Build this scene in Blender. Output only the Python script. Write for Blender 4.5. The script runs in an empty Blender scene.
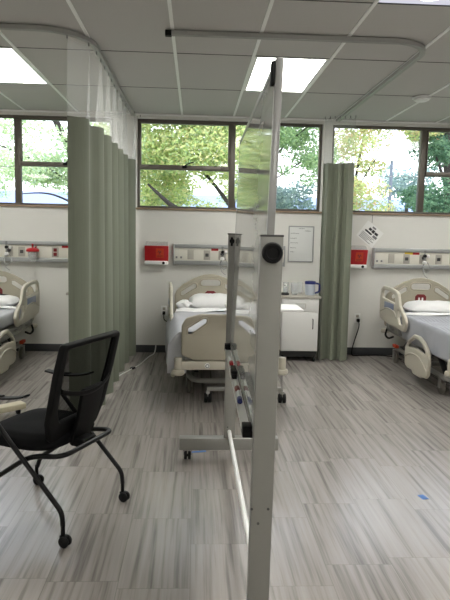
import bpy, bmesh, math, random
from mathutils import Vector, Matrix, Euler
random.seed(7)
S = bpy.context.scene
COL = S.collection
PI = math.pi
R_ = math.radians

# ------------------------------------------------------------------ helpers
def catmull(pts, n=8, closed=False):
    P = [Vector(p) for p in pts]
    out = []
    m = len(P)
    segs = m if closed else m - 1
    for i in range(segs):
        if closed:
            a, b, c, d = P[(i-1) % m], P[i], P[(i+1) % m], P[(i+2) % m]
        else:
            a, b, c, d = P[max(i-1, 0)], P[i], P[i+1], P[min(i+2, m-1)]
        for k in range(n):
            t = k / n
            out.append(0.5*((2*b) + (c-a)*t + (2*a-5*b+4*c-d)*t*t + (3*b-a-3*c+d)*t**3))
    if not closed:
        out.append(P[-1])
    return out

def fillet(pts, r, n=6):
    """round the corners of a closed 2D polygon; r is one radius or one per corner"""
    out = []
    m = len(pts)
    for i in range(m):
        p = Vector((pts[i][0], pts[i][1])); a = Vector(pts[i-1][:2]); b = Vector(pts[(i+1) % m][:2])
        rr = r[i] if isinstance(r, (list, tuple)) else r
        da, db = (a-p), (b-p)
        la, lb = da.length, db.length
        da.normalize(); db.normalize()
        ang = da.angle(db)
        if rr <= 0 or ang > 3.1:
            out.append((p.x, p.y)); continue
        t = min(rr/math.tan(ang/2), la*0.49, lb*0.49)
        s, e = p + da*t, p + db*t
        for k in range(n+1):
            u = k/n
            q = s*(1-u)**2 + p*2*u*(1-u) + e*u*u
            out.append((q.x, q.y))
    return out

def fillet3(pts, r, n=6):
    """round the inner corners of an open 3D polyline"""
    P = [Vector(p) for p in pts]
    out = [P[0]]
    for i in range(1, len(P)-1):
        p = P[i]; da = P[i-1]-p; db = P[i+1]-p
        t = min(r, da.length*.49, db.length*.49)
        s, e = p + da.normalized()*t, p + db.normalized()*t
        for k in range(n+1):
            u = k/n
            out.append(s*(1-u)**2 + p*2*u*(1-u) + e*u*u)
    out.append(P[-1])
    return out

class MB:
    def __init__(self):
        self.bm = bmesh.new()
    def _x(self, vs, M):
        if M is not None:
            bmesh.ops.transform(self.bm, matrix=M, verts=vs)
    def box(self, x0, y0, z0, x1, y1, z1, bev=0, M=None, seg=2):
        r = bmesh.ops.create_cube(self.bm, size=1)
        vs = r['verts']
        for v in vs:
            v.co = Vector(((x0+x1)/2 + v.co.x*(x1-x0), (y0+y1)/2 + v.co.y*(y1-y0), (z0+z1)/2 + v.co.z*(z1-z0)))
        if bev > 0:
            es = list({e for v in vs for e in v.link_edges})
            b = bmesh.ops.bevel(self.bm, geom=es, offset=bev, segments=seg, profile=.5, affect='EDGES')
            vs = list({v for f in b['faces'] for v in f.verts} | {v for v in vs if v.is_valid})
        self._x(vs, M)
        return self
    def tube(self, pts, r, n=10, closed=False, cap=True, M=None):
        P = [Vector(p) for p in pts]
        m = len(P)
        rs = r if isinstance(r, (list, tuple)) else [r]*m
        rings = []
        prev = None
        for i in range(m):
            if closed:
                t = P[(i+1) % m] - P[i-1]
            else:
                t = P[min(i+1, m-1)] - P[max(i-1, 0)]
            if t.length < 1e-9: t = Vector((0, 0, 1))
            t.normalize()
            if prev is None:
                up = Vector((0, 0, 1)) if abs(t.z) < .9 else Vector((1, 0, 0))
                nrm = (up - t*up.dot(t)).normalized()
            else:
                nrm = prev - t*prev.dot(t)
                if nrm.length < 1e-6: nrm = t.orthogonal()
                nrm.normalize()
            prev = nrm
            b = t.cross(nrm)
            rings.append([self.bm.verts.new(P[i] + (nrm*math.cos(2*PI*k/n) + b*math.sin(2*PI*k/n))*rs[i]) for k in range(n)])
        for i in range(m if closed else m-1):
            A, B = rings[i], rings[(i+1) % m]
            for k in range(n):
                self.bm.faces.new((A[k], A[(k+1) % n], B[(k+1) % n], B[k]))
        if cap and not closed:
            self.bm.faces.new(rings[0][::-1]); self.bm.faces.new(rings[-1])
        self._x([v for q in rings for v in q], M)
        return self
    def cyl(self, p0, p1, r, r1=None, n=20, bev=0, M=None):
        p0, p1 = Vector(p0), Vector(p1)
        r1 = r if r1 is None else r1
        if bev:
            d = (p1-p0).normalized()*bev
            return self.tube([p0, p0+d*.3, p0+d, p1-d, p1-d*.3, p1], [r-bev, r-bev*.3, r, r1, r1-bev*.3, r1-bev], n, M=M)
        return self.tube([p0, p1], [r, r1], n, M=M)
    def lathe(self, prof, c=(0, 0, 0), n=24, M=None):
        rings = []
        vs = []
        for r, z in prof:
            ring = [self.bm.verts.new((c[0]+max(r, 1e-4)*math.cos(2*PI*k/n), c[1]+max(r, 1e-4)*math.sin(2*PI*k/n), c[2]+z)) for k in range(n)]
            rings.append(ring); vs += ring
        for A, B in zip(rings, rings[1:]):
            for k in range(n):
                self.bm.faces.new((A[k], A[(k+1) % n], B[(k+1) % n], B[k]))
        self.bm.faces.new(rings[0][::-1]); self.bm.faces.new(rings[-1])
        self._x(vs, M)
        return self
    def grid(self, f, nu, nv, th=0, M=None):
        V = [[self.bm.verts.new(f(i/nu, j/nv)) for j in range(nv+1)] for i in range(nu+1)]
        fs = []
        for i in range(nu):
            for j in range(nv):
                fs.append(self.bm.faces.new((V[i][j], V[i+1][j], V[i+1][j+1], V[i][j+1])))
        vs = [v for q in V for v in q]
        if th:
            r = bmesh.ops.solidify(self.bm, geom=fs, thickness=th)
            vs = list(set(vs) | {g for g in r['geom'] if isinstance(g, bmesh.types.BMVert)})
        self._x(vs, M)
        return self
    def plate(self, outline, holes=(), th=.02, bev=.004, M=None, res=2):
        """2D outline (x,y) with holes, thickness along local z, rounded edges"""
        cu = bpy.data.curves.new('plate_curve', 'CURVE')
        cu.dimensions = '2D'; cu.fill_mode = 'BOTH'
        cu.extrude = max(th/2-bev, 0); cu.bevel_depth = bev; cu.bevel_resolution = res; cu.offset = -bev
        for loop in [outline] + list(holes):
            sp = cu.splines.new('POLY')
            sp.points.add(len(loop)-1)
            for p, q in zip(sp.points, loop):
                p.co = (q[0], q[1], 0, 1)
            sp.use_cyclic_u = True
        o = bpy.data.objects.new('plate_tmp', cu)
        COL.objects.link(o)
        dg = bpy.context.evaluated_depsgraph_get()
        me = bpy.data.meshes.new_from_object(o.evaluated_get(dg))
        if M is not None: me.transform(M)
        self.bm.from_mesh(me)
        bpy.data.objects.remove(o); bpy.data.curves.remove(cu); bpy.data.meshes.remove(me)
        return self
    def build(self, name, mat, parent=None, smooth=True, ang=35, M=None):
        me = bpy.data.meshes.new(name)
        bmesh.ops.remove_doubles(self.bm, verts=self.bm.verts, dist=1e-6)
        bmesh.ops.recalc_face_normals(self.bm, faces=self.bm.faces)
        self.bm.to_mesh(me); self.bm.free()
        if M is not None: me.transform(M)
        if smooth:
            me.polygons.foreach_set('use_smooth', [True]*len(me.polygons))
            me.set_sharp_from_angle(angle=R_(ang))
        for m in (mat if isinstance(mat, (list, tuple)) else [mat]):
            me.materials.append(m)
        o = bpy.data.objects.new(name, me)
        COL.objects.link(o)
        if parent is not None: o.parent = parent
        return o

def tag(o, label=None, cat=None, group=None, kind=None):
    if label: o['label'] = label
    if cat: o['category'] = cat
    if group: o['group'] = group
    if kind: o['kind'] = kind
    return o
def thing(name, label, cat, loc=(0, 0, 0), rz=0, group=None):
    o = bpy.data.objects.new(name, None)
    o.empty_display_size = .1
    COL.objects.link(o)
    o.location = loc; o.rotation_euler = (0, 0, rz)
    return tag(o, label, cat, group)
def struct(o):
    o['kind'] = 'structure'
    return o
def copy_tree(o, parent=None):
    c = o.copy(); COL.objects.link(c)
    if parent is not None: c.parent = parent
    for ch in list(o.children):
        copy_tree(ch, c)
    return c
XZ = Matrix(((1, 0, 0, 0), (0, 0, -1, 0), (0, 1, 0, 0), (0, 0, 0, 1)))      # plate in x,z ; thickness along -y
YZ = Matrix(((0, 0, 1, 0), (1, 0, 0, 0), (0, 1, 0, 0), (0, 0, 0, 1)))       # plate in y,z ; thickness along x
def T(x, y, z): return Matrix.Translation((x, y, z))

# ------------------------------------------------------------------ materials
def srgb(r, g, b):
    f = lambda c: c/12.92 if c <= .04045 else ((c+.055)/1.055)**2.4
    return (f(r/255), f(g/255), f(b/255), 1)
def mat(name, c, rough=.5, metal=0, var=.06, scale=20, bump=0, coat=0, spec=.5, sheen=0):
    m = bpy.data.materials.new(name); m.use_nodes = True
    nt = m.node_tree; b = nt.nodes['Principled BSDF']
    tc = nt.nodes.new('ShaderNodeTexCoord'); nz = nt.nodes.new('ShaderNodeTexNoise')
    nz.inputs['Scale'].default_value = scale; nz.inputs['Detail'].default_value = 3
    nt.links.new(tc.outputs['Object'], nz.inputs['Vector'])
    mx = nt.nodes.new('ShaderNodeMix'); mx.data_type = 'RGBA'
    col = srgb(*c)
    mx.inputs[6].default_value = tuple(min(1, v*(1-var)) for v in col[:3]) + (1,)
    mx.inputs[7].default_value = tuple(min(1, v*(1+var)) for v in col[:3]) + (1,)
    nt.links.new(nz.outputs['Fac'], mx.inputs[0])
    nt.links.new(mx.outputs[2], b.inputs['Base Color'])
    b.inputs['Roughness'].default_value = rough; b.inputs['Metallic'].default_value = metal
    b.inputs['Coat Weight'].default_value = coat
    b.inputs['Specular IOR Level'].default_value = spec
    b.inputs['Sheen Weight'].default_value = sheen
    if bump:
        bp = nt.nodes.new('ShaderNodeBump'); bp.inputs['Strength'].default_value = bump; bp.inputs['Distance'].default_value = .01
        nt.links.new(nz.outputs['Fac'], bp.inputs['Height']); nt.links.new(bp.outputs['Normal'], b.inputs['Normal'])
    return m
def emit(name, c, s):
    m = bpy.data.materials.new(name); m.use_nodes = True
    nt = m.node_tree; nt.nodes.remove(nt.nodes['Principled BSDF'])
    e = nt.nodes.new('ShaderNodeEmission'); e.inputs[0].default_value = srgb(*c); e.inputs[1].default_value = s
    nt.links.new(e.outputs[0], nt.nodes['Material Output'].inputs[0])
    return m
def glassy(name, tint, amount, gloss_rough=.02, fac_min=.04):
    """clear sheet: transparent with a fresnel reflection"""
    m = bpy.data.materials.new(name); m.use_nodes = True
    nt = m.node_tree; nt.nodes.remove(nt.nodes['Principled BSDF'])
    t = nt.nodes.new('ShaderNodeBsdfTransparent'); t.inputs[0].default_value = srgb(*tint)
    g = nt.nodes.new('ShaderNodeBsdfGlossy'); g.inputs['Roughness'].default_value = gloss_rough
    fr = nt.nodes.new('ShaderNodeFresnel'); fr.inputs[0].default_value = 1.45
    mu = nt.nodes.new('ShaderNodeMath'); mu.operation = 'MULTIPLY'; mu.inputs[1].default_value = amount
    mx = nt.nodes.new('ShaderNodeMixShader')
    nt.links.new(fr.outputs[0], mu.inputs[0]); nt.links.new(mu.outputs[0], mx.inputs[0])
    nt.links.new(t.outputs[0], mx.inputs[1]); nt.links.new(g.outputs[0], mx.inputs[2])
    nt.links.new(mx.outputs[0], nt.nodes['Material Output'].inputs[0])
    return m
def sheer(name, c, opacity, transl=.5, weave=0):
    """fabric or mesh that lets part of the light straight through"""
    m = bpy.data.materials.new(name); m.use_nodes = True
    nt = m.node_tree; nt.nodes.remove(nt.nodes['Principled BSDF'])
    d = nt.nodes.new('ShaderNodeBsdfDiffuse'); d.inputs[0].default_value = srgb(*c)
    tl = nt.nodes.new('ShaderNodeBsdfTranslucent'); tl.inputs[0].default_value = srgb(*c)
    tr = nt.nodes.new('ShaderNodeBsdfTransparent')
    m1 = nt.nodes.new('ShaderNodeMixShader'); m1.inputs[0].default_value = transl
    m2 = nt.nodes.new('ShaderNodeMixShader'); m2.inputs[0].default_value = opacity
    nt.links.new(d.outputs[0], m1.inputs[1]); nt.links.new(tl.outputs[0], m1.inputs[2])
    nt.links.new(tr.outputs[0], m2.inputs[1]); nt.links.new(m1.outputs[0], m2.inputs[2])
    nt.links.new(m2.outputs[0], nt.nodes['Material Output'].inputs[0])
    return m

M = {}
M['wall'] = mat('wall_paint', (224, 223, 218), .6, var=.015, scale=6)
M['ceil'] = mat('ceiling_tile', (196, 194, 191), .85, var=.04, scale=90)
M['gap'] = mat('ceiling_gap', (60, 60, 58), .9)
M['tbar'] = mat('ceiling_bar', (246, 246, 244), .38, var=.02)
M['base'] = mat('base_vinyl', (58, 60, 62), .5)
M['frame'] = mat('bronze_aluminium', (98, 92, 84), .4, metal=.25, var=.04)
M['sill'] = mat('sill_wood', (150, 128, 104), .5)
M['glass'] = glassy('window_glass', (250, 252, 252), .6)
M['lamp'] = emit('light_diffuser', (255, 253, 246), 9.0)
M['trayglow'] = emit('tray_added_glow', (226, 226, 240), .42)  # weak emission stands in for lamp light reflected by the tray
M['white'] = mat('white_enamel', (240, 240, 238), .4, var=.02)
M['track'] = mat('track_aluminium', (168, 168, 165), .4, metal=.2, var=.03)
M['black'] = mat('black_plastic', (12, 12, 13), .55, spec=.2, var=.1)
M['rubber'] = mat('black_rubber', (14, 14, 15), .6, spec=.25)
M['post'] = mat('grey_painted_steel', (140, 139, 134), .42, metal=.15, var=.025, scale=60)
M['alu'] = mat('bright_aluminium', (150, 150, 148), .34, metal=.6, var=.03)
M['chrome'] = mat('chrome', (205, 205, 205), .15, metal=1, var=.02)
M['bed'] = mat('bed_plastic', (196, 191, 176), .38, var=.02)
M['bedboard'] = mat('bed_board_plastic', (172, 166, 149), .42, var=.02)
M['blanket_plain'] = mat('plain_blanket', (182, 183, 188), .85, var=.03, scale=12, bump=.12)
M['bedwheel'] = mat('bed_wheel', (108, 103, 96), .5)
M['bedgrey'] = mat('bed_grey_metal', (150, 149, 144), .45, metal=.2)
M['beddark'] = mat('bed_dark_metal', (70, 70, 70), .5, metal=.2)
M['blue'] = mat('blue_panel', (126, 138, 166), .4)
M['red'] = mat('red_plastic', (176, 26, 32), .35, var=.05)
M['darkred'] = mat('dark_red_plastic', (112, 20, 25), .4)
M['orange'] = mat('orange_label', (200, 66, 32), .5)
M['yellow'] = mat('yellow_label', (226, 196, 70), .5)
M['linen'] = mat('white_linen', (236, 236, 236), .85, var=.02, scale=15, bump=.15)
M['matt'] = mat('mattress_cover', (176, 178, 188), .6, var=.03, bump=.1)
M['hw'] = mat('headwall_panel', (222, 219, 208), .5, var=.015)
M['hwrail'] = mat('headwall_rail', (164, 166, 166), .35, metal=.4, var=.02)
M['ink'] = mat('dark_ink', (40, 40, 44), .6)
M['greyink'] = mat('grey_ink', (120, 120, 122), .6)
M['paper'] = mat('paper', (236, 236, 234), .7, var=.015)
M['plate'] = mat('grey_wall_plate', (176, 172, 162), .45)
M['fabric'] = mat('black_seat_fabric', (14, 14, 16), .95, var=.15, spec=.2, scale=300, bump=.1)
M['chairblack'] = mat('black_chair_steel', (10, 10, 11), .42, spec=.3)
M['mesh'] = sheer('chair_mesh', (9, 9, 10), .8, .1)
M['net'] = sheer('curtain_net', (240, 241, 239), .22, .5)
M['clear'] = sheer('clear_plastic', (232, 236, 238), .24, .3)
M['bluelid'] = mat('blue_lid_plastic', (34, 44, 110), .4)
M['jug'] = mat('jug_plastic', (196, 204, 216), .3)
M['cable_white'] = mat('cable_white', (214, 214, 210), .5)
M['tape'] = mat('blue_tape', (70, 120, 190), .6)
M['beige'] = mat('beige_laminate', (206, 198, 172), .45, var=.03)
M['leatherette'] = mat('cabinet_laminate', (220, 220, 217), .45, var=.015)
M['kick'] = mat('dark_kick', (40, 40, 40), .7)
M['clock_white'] = mat('whiteboard_small', (224, 226, 224), .25, var=.015)
M['barrel'] = mat('marker_barrel', (230, 230, 230), .35)
M['foam'] = mat('black_felt', (26, 24, 24), .9)

def curtain_mat():
    m = bpy.data.materials.new('curtain_fabric'); m.use_nodes = True
    nt = m.node_tree; b = nt.nodes['Principled BSDF']
    tc = nt.nodes.new('ShaderNodeTexCoord'); wv = nt.nodes.new('ShaderNodeTexNoise')
    mp = nt.nodes.new('ShaderNodeMapping'); mp.inputs['Scale'].default_value = (1, 1, .03)
    wv.inputs['Scale'].default_value = 160
    nt.links.new(tc.outputs['Object'], mp.inputs[0]); nt.links.new(mp.outputs[0], wv.inputs['Vector'])
    mx = nt.nodes.new('ShaderNodeMix'); mx.data_type = 'RGBA'
    mx.inputs[6].default_value = srgb(116, 121, 107); mx.inputs[7].default_value = srgb(130, 135, 119)
    nt.links.new(wv.outputs['Fac'], mx.inputs[0]); nt.links.new(mx.outputs[2], b.inputs['Base Color'])
    b.inputs['Roughness'].default_value = .75; b.inputs['Sheen Weight'].default_value = .15
    b.inputs['Specular IOR Level'].default_value = .25
    return m
M['curtain'] = curtain_mat()

def blanket_mat():
    m = bpy.data.materials.new('blanket_weave'); m.use_nodes = True
    nt = m.node_tree; b = nt.nodes['Principled BSDF']
    tc = nt.nodes.new('ShaderNodeTexCoord')
    ck = nt.nodes.new('ShaderNodeTexWave'); ck.inputs['Scale'].default_value = 9; ck.inputs['Distortion'].default_value = 1.2
    ck.bands_direction = 'X'
    nt.links.new(tc.outputs['Object'], ck.inputs['Vector'])
    mx = nt.nodes.new('ShaderNodeMix'); mx.data_type = 'RGBA'
    mx.inputs[6].default_value = srgb(150, 152, 160); mx.inputs[7].default_value = srgb(172, 174, 180)
    nt.links.new(ck.outputs['Fac'], mx.inputs[0]); nt.links.new(mx.outputs[2], b.inputs['Base Color'])
    b.inputs['Roughness'].default_value = .85
    return m
M['blanket'] = blanket_mat()

def floor_mat():
    m = bpy.data.materials.new('streaked_vinyl_tile'); m.use_nodes = True
    nt = m.node_tree; b = nt.nodes['Principled BSDF']; N = nt.nodes; L = nt.links
    g = N.new('ShaderNodeNewGeometry'); sp = N.new('ShaderNodeSeparateXYZ'); L.new(g.outputs['Position'], sp.inputs[0])
    def math_(op, a, bb=None):
        n = N.new('ShaderNodeMath'); n.operation = op
        for i, v in enumerate((a, bb)):
            if v is None: continue
            if isinstance(v, (int, float)): n.inputs[i].default_value = v
            else: L.new(v, n.inputs[i])
        return n.outputs[0]
    W, H = .305, .61
    u = math_('DIVIDE', sp.outputs[0], W); col = math_('FLOOR', u); fu = math_('FRACT', u)
    wn = N.new('ShaderNodeTexWhiteNoise'); wn.noise_dimensions = '1D'; L.new(col, wn.inputs['W'])
    v = math_('ADD', math_('DIVIDE', sp.outputs[1], H), wn.outputs['Value']); row = math_('FLOOR', v); fv = math_('FRACT', v)
    cv = N.new('ShaderNodeCombineXYZ'); L.new(col, cv.inputs[0]); L.new(row, cv.inputs[1])
    wt = N.new('ShaderNodeTexWhiteNoise'); wt.noise_dimensions = '2D'; L.new(cv.outputs[0], wt.inputs['Vector'])
    tid = wt.outputs['Value']
    sv = N.new('ShaderNodeCombineXYZ')
    L.new(math_('ADD', math_('MULTIPLY', sp.outputs[0], 1), math_('MULTIPLY', tid, 13)), sv.inputs[0])
    L.new(math_('MULTIPLY', sp.outputs[1], .028), sv.inputs[1]); L.new(math_('MULTIPLY', tid, 31), sv.inputs[2])
    n1 = N.new('ShaderNodeTexNoise'); n1.inputs['Scale'].default_value = 34; n1.inputs['Detail'].default_value = 4; n1.inputs['Roughness'].default_value = .6
    L.new(sv.outputs[0], n1.inputs['Vector'])
    rp = N.new('ShaderNodeValToRGB'); L.new(n1.outputs['Fac'], rp.inputs[0])
    e = rp.color_ramp.elements
    e[0].position = .30; e[0].color = srgb(108, 102, 99)
    e[1].position = .70; e[1].color = srgb(166, 160, 155)
    k = e.new(.42); k.color = srgb(139, 133, 129)
    k = e.new(.50); k.color = srgb(154, 148, 143)
    # tile tint
    hs = N.new('ShaderNodeHueSaturation'); L.new(rp.outputs[0], hs.inputs['Color'])
    L.new(math_('ADD', math_('MULTIPLY', tid, .08), .96), hs.inputs['Value'])
    # seams
    du = math_('MINIMUM', fu, math_('SUBTRACT', 1, fu)); dv = math_('MINIMUM', fv, math_('SUBTRACT', 1, fv))
    seam = math_('LESS_THAN', math_('MINIMUM', math_('MULTIPLY', du, W), math_('MULTIPLY', dv, H)), .0016)
    mx = N.new('ShaderNodeMix'); mx.data_type = 'RGBA'; L.new(math_('MULTIPLY', seam, .45), mx.inputs[0])
    L.new(hs.outputs[0], mx.inputs[6]); mx.inputs[7].default_value = srgb(92, 90, 86)
    L.new(mx.outputs[2], b.inputs['Base Color'])
    b.inputs['Roughness'].default_value = .24
    b.inputs['Specular IOR Level'].default_value = .36
    n2 = N.new('ShaderNodeTexNoise'); n2.inputs['Scale'].default_value = 3.5; L.new(g.outputs['Position'], n2.inputs['Vector'])
    bp = N.new('ShaderNodeBump'); bp.inputs['Strength'].default_value = .06; bp.inputs['Distance'].default_value = .02
    L.new(n2.outputs['Fac'], bp.inputs['Height']); L.new(bp.outputs['Normal'], b.inputs['Normal'])
    return m
M['floor'] = floor_mat()

def board_mat():
    m = bpy.data.materials.new('glossy_marker_board'); m.use_nodes = True
    nt = m.node_tree; b = nt.nodes['Principled BSDF']; N = nt.nodes; L = nt.links
    tc = N.new('ShaderNodeTexCoord'); mp = N.new('ShaderNodeMapping'); mp.inputs['Scale'].default_value = (1, 1, 6)
    n1 = N.new('ShaderNodeTexNoise'); n1.inputs['Scale'].default_value = 2.2; n1.inputs['Detail'].default_value = 5
    L.new(tc.outputs['Object'], mp.inputs[0]); L.new(mp.outputs[0], n1.inputs['Vector'])
    rp = N.new('ShaderNodeValToRGB'); L.new(n1.outputs['Fac'], rp.inputs[0])
    rp.color_ramp.elements[0].position = .35; rp.color_ramp.elements[0].color = srgb(206, 208, 206)
    rp.color_ramp.elements[1].position = .6; rp.color_ramp.elements[1].color = srgb(224, 226, 224)
    L.new(rp.outputs[0], b.inputs['Base Color'])
    b.inputs['Roughness'].default_value = .05; b.inputs['Coat Weight'].default_value = .3; b.inputs['Coat Roughness'].default_value = .05
    n2 = N.new('ShaderNodeTexNoise'); n2.inputs['Scale'].default_value = 9; L.new(mp.outputs[0], n2.inputs['Vector'])
    bp = N.new('ShaderNodeBump'); bp.inputs['Strength'].default_value = .004; bp.inputs['Distance'].default_value = .01
    L.new(n2.outputs['Fac'], bp.inputs['Height']); L.new(bp.outputs['Normal'], b.inputs['Normal'])
    return m
M['board'] = board_mat()

def leaf_mat(name, cols):
    m = bpy.data.materials.new(name); m.use_nodes = True
    nt = m.node_tree; nt.nodes.remove(nt.nodes['Principled BSDF']); N = nt.nodes; L = nt.links
    g = N.new('ShaderNodeNewGeometry'); rp = N.new('ShaderNodeValToRGB'); rp.color_ramp.interpolation = 'LINEAR'
    L.new(g.outputs['Random Per Island'], rp.inputs[0])
    e = rp.color_ramp.elements
    e[0].position = 0; e[0].color = srgb(*cols[0]); e[1].position = 1; e[1].color = srgb(*cols[-1])
    for i, c in enumerate(cols[1:-1]):
        k = e.new((i+1)/(len(cols)-1)); k.color = srgb(*c)
    d = N.new('ShaderNodeBsdfDiffuse'); t = N.new('ShaderNodeBsdfTranslucent'); mx = N.new('ShaderNodeMixShader')
    mx.inputs[0].default_value = .5
    L.new(rp.outputs[0], d.inputs[0]); L.new(rp.outputs[0], t.inputs[0])
    L.new(d.outputs[0], mx.inputs[1]); L.new(t.outputs[0], mx.inputs[2])
    L.new(mx.outputs[0], N['Material Output'].inputs[0])
    return m
M['leaf_pale'] = leaf_mat('pale_leaves', [(160, 182, 150), (186, 204, 158), (212, 222, 182), (180, 200, 182)])
M['leaf_lime'] = leaf_mat('lime_leaves', [(140, 166, 118), (182, 200, 136), (210, 220, 150), (220, 210, 160), (170, 194, 154)])
M['leaf_mid'] = leaf_mat('mid_leaves', [(110, 142, 104), (144, 172, 122), (178, 198, 146), (134, 160, 134)])
M['leaf_dark'] = leaf_mat('dark_leaves', [(66, 96, 78), (92, 124, 96), (120, 150, 116), (82, 112, 98)])
M['leaf_autumn'] = leaf_mat('turning_leaves', [(152, 178, 126), (188, 202, 138), (200, 202, 140), (208, 176, 140), (166, 192, 150)])
M['leaf_blue'] = leaf_mat('bluish_leaves', [(112, 136, 140), (148, 168, 168), (172, 190, 180), (130, 152, 144)])
M['bark'] = mat('bark', (50, 44, 42), .9, var=.25, scale=18, bump=.5)
M['ground'] = mat('lawn', (96, 112, 80), .95, var=.2, scale=3)
M['roof'] = mat('pale_blue_roof', (98, 116, 156), .6, var=.04, scale=2)
M['bwall'] = mat('pale_render', (120, 140, 166), .8, var=.03)
M['lamp_post'] = mat('lamp_post_grey', (84, 92, 104), .6)

# ------------------------------------------------------------------ room shell
XL, XR, YB, YW, H = -5.4, 6.2, -3.2, 7.234, 2.855
struct(MB().box(XL-.1, YB-.1, -.12, XR+.1, YW+.2, 0).build('floor', M['floor'], smooth=False))
struct(MB().box(XL-.15, YB-.1, 0, XL, YW+.2, H+.1).build('wall_left', M['wall'], smooth=False))
struct(MB().box(XR, YB-.1, 0, XR+.15, YW+.2, H+.1).build('wall_right', M['wall'], smooth=False))
struct(MB().box(XL, YB-.15, 0, XR, YB, H+.1).build('wall_front', M['wall'], smooth=False))
# windows: x0, x1, mullion x, side that has the opening sash (-1 left, 1 right)
ZS, ZT = 1.760, 2.800
WIN = [(-3.245, -.985, -2.113, 1), (-.705, 1.505, .425, -1), (1.625, 3.885, 2.755, 1), (4.05, 5.9, 5.0, -1)]
WIN0 = (-5.2, -3.4, -4.3, -1)
allw = [WIN0] + WIN
w = MB()
w.box(XL, YW, 0, XR, YW+.2, ZS)
w.box(XL, YW, ZT, XR, YW+.2, H+.1)
px = XL
for x0, x1, _, _ in allw:
    w.box(px, YW, ZS, x0, YW+.2, ZT); px = x1
w.box(px, YW, ZS, XR, YW+.2, ZT)
struct(w.build('wall_back', M['wall'], smooth=False))
struct(MB().box(XL, YW-.012, 0, XR, YW, .092, .003).build('baseboard_back', M['base']))
struct(MB().box(XL, YW-.022, H-.022, XR, YW, H-.004, .002).build('trim_1', M['tbar']))

for i, (x0, x1, mx_, side) in enumerate(allw):
    root = bpy.data.objects.new('window_%d' % (i+1), None); COL.objects.link(root); root.location = ((x0+x1)/2, YW+.06, ZS)
    struct(root)
    ox, oy, oz = root.location
    MI = T(-ox, -oy, -oz)
    y0, y1 = YW+.03, YW+.10
    f = MB()
    f.box(x0, y0, ZT-.03, x1, y1, ZT, .004); f.box(x0, y0, ZS, x1, y1, ZS+.025, .004)
    f.box(x0, y0, ZS+.025, x0+.03, y1, ZT-.03, .004); f.box(x1-.03, y0, ZS+.025, x1, y1, ZT-.03, .004)
    f.box(mx_-.036, y0, ZS+.025, mx_+.036, y1, ZT-.03, .004)
    f.build('window_frame', M['frame'], root, M=MI)
    a, b = (x0+.03, mx_-.036) if side < 0 else (mx_+.036, x1-.03)
    s = MB()
    zt = 2.216
    s.box(a, y0-.012, zt, b, y1-.012, zt+.055, .004)
    s.box(a, y0-.012, zt+.055, a+.014, y1-.012, ZT-.03, .004); s.box(b-.014, y0-.012, zt+.055, b, y1-.012, ZT-.03, .004)
    s.box(a, y0-.012, ZT-.048, b, y1-.012, ZT-.03, .004)
    sash = s.build('window_sash', M['frame'], root, M=MI)
    xc = (a+b)/2
    h = MB()
    h.box(xc-.03, y0-.04, zt+.02, xc+.03, y0-.010, zt+.05, .006)
    h.tube(catmull([(xc, y0-.035, zt+.045), (xc+.05, y0-.045, zt+.075), (xc+.11, y0-.045, zt+.09)], 5), .007)
    h.build('window_latch', M['black'], root, M=MI)
    p = MB()
    p.box(x0+.03, y0+.035, ZS+.025, mx_-.036, y0+.041, ZT-.03); p.box(mx_+.036, y0+.035, ZS+.025, x1-.03, y0+.041, ZT-.03)
    p.build('window_pane', M['glass'], root, smooth=False, M=MI)
    MB().box(x0-.03, YW-.028, ZS-.022, x1+.03, YW+.05, ZS, .004).build('window_sill', M['sill'], root, M=MI)
    o = (mx_+.036, x1-.03) if side < 0 else (x0+.03, mx_-.036)
    MB().box(o[0], y0+.028, 2.205, o[1], y0+.036, 2.212).build('glazing_line', M['hwrail'], root, smooth=False, M=MI)

# ceiling: tiles with dark joints across the room and light bars along it
GX0, GW, GY0, GD = -2.009, .61, YW-1.295, 1.14
LIGHTS = [(-2.009, 1), (-2.009+.61*4+.02, 1), (-2.009+.61*8+.02, 1)]
lightcells = {(0, 0), (4, 0), (8, 0), (0, -3), (4, -3), (8, -3), (-5, 0), (-4, -3), (5, 2-1-2+0)} - {(5, -1)}
vis_cell = (5, 2)
c = MB()
ys = [YW] + [GY0 - GD*k for k in range(0, 9)] 
ys = [y for y in ys if y > YB] + [YB]
xs = []
k = -6
while GX0 + GW*k < XR: 
    if GX0 + GW*k > XL: xs.append(GX0 + GW*k)
    k += 1
xs = [XL] + xs + [XR]
# light cells: (x index from GX0, row) row 1 is the first full row (GY0-GD .. GY0)
cells = {(0, 1), (4, 1), (8, 1), (-4, 1), (4, 4), (8, 4), (5, 3), (4, 7), (8, 7), (0, 7), (-4, 7)}  # unseen panels added for room light; rear left pair lights the far post
lamp_cells = []
for xa, xb in zip(xs, xs[1:]):
    ki = round((xa-GX0)/GW) if xa > XL else -99
    for r, (ya, yb) in enumerate(zip(ys, ys[1:])):
        if (ki, r) in cells:
            lamp_cells.append((ki, r, xa, yb, xb, ya)); continue
        c.box(xa+.004, yb+.004, H, xb-.004, ya-.004, H+.02)
struct(c.build('ceiling', M['ceil'], smooth=False))
struct(MB().box(XL, YB, H+.10, XR, YW, H+.13).build('trim_2', M['gap'], smooth=False))
j = MB()
for y in ys[1:-1]:
    j.box(XL, y-.006, H-.0015, XR, y+.006, H+.004)
struct(j.build('trim_4', M['gap'], smooth=False))
b = MB()
for x in xs[1:-1]:
    b.box(x-.012, YB, H-.007, x+.012, YW-.02, H+.002, .001)
struct(b.build('trim_3', M['tbar'], smooth=False))

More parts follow.
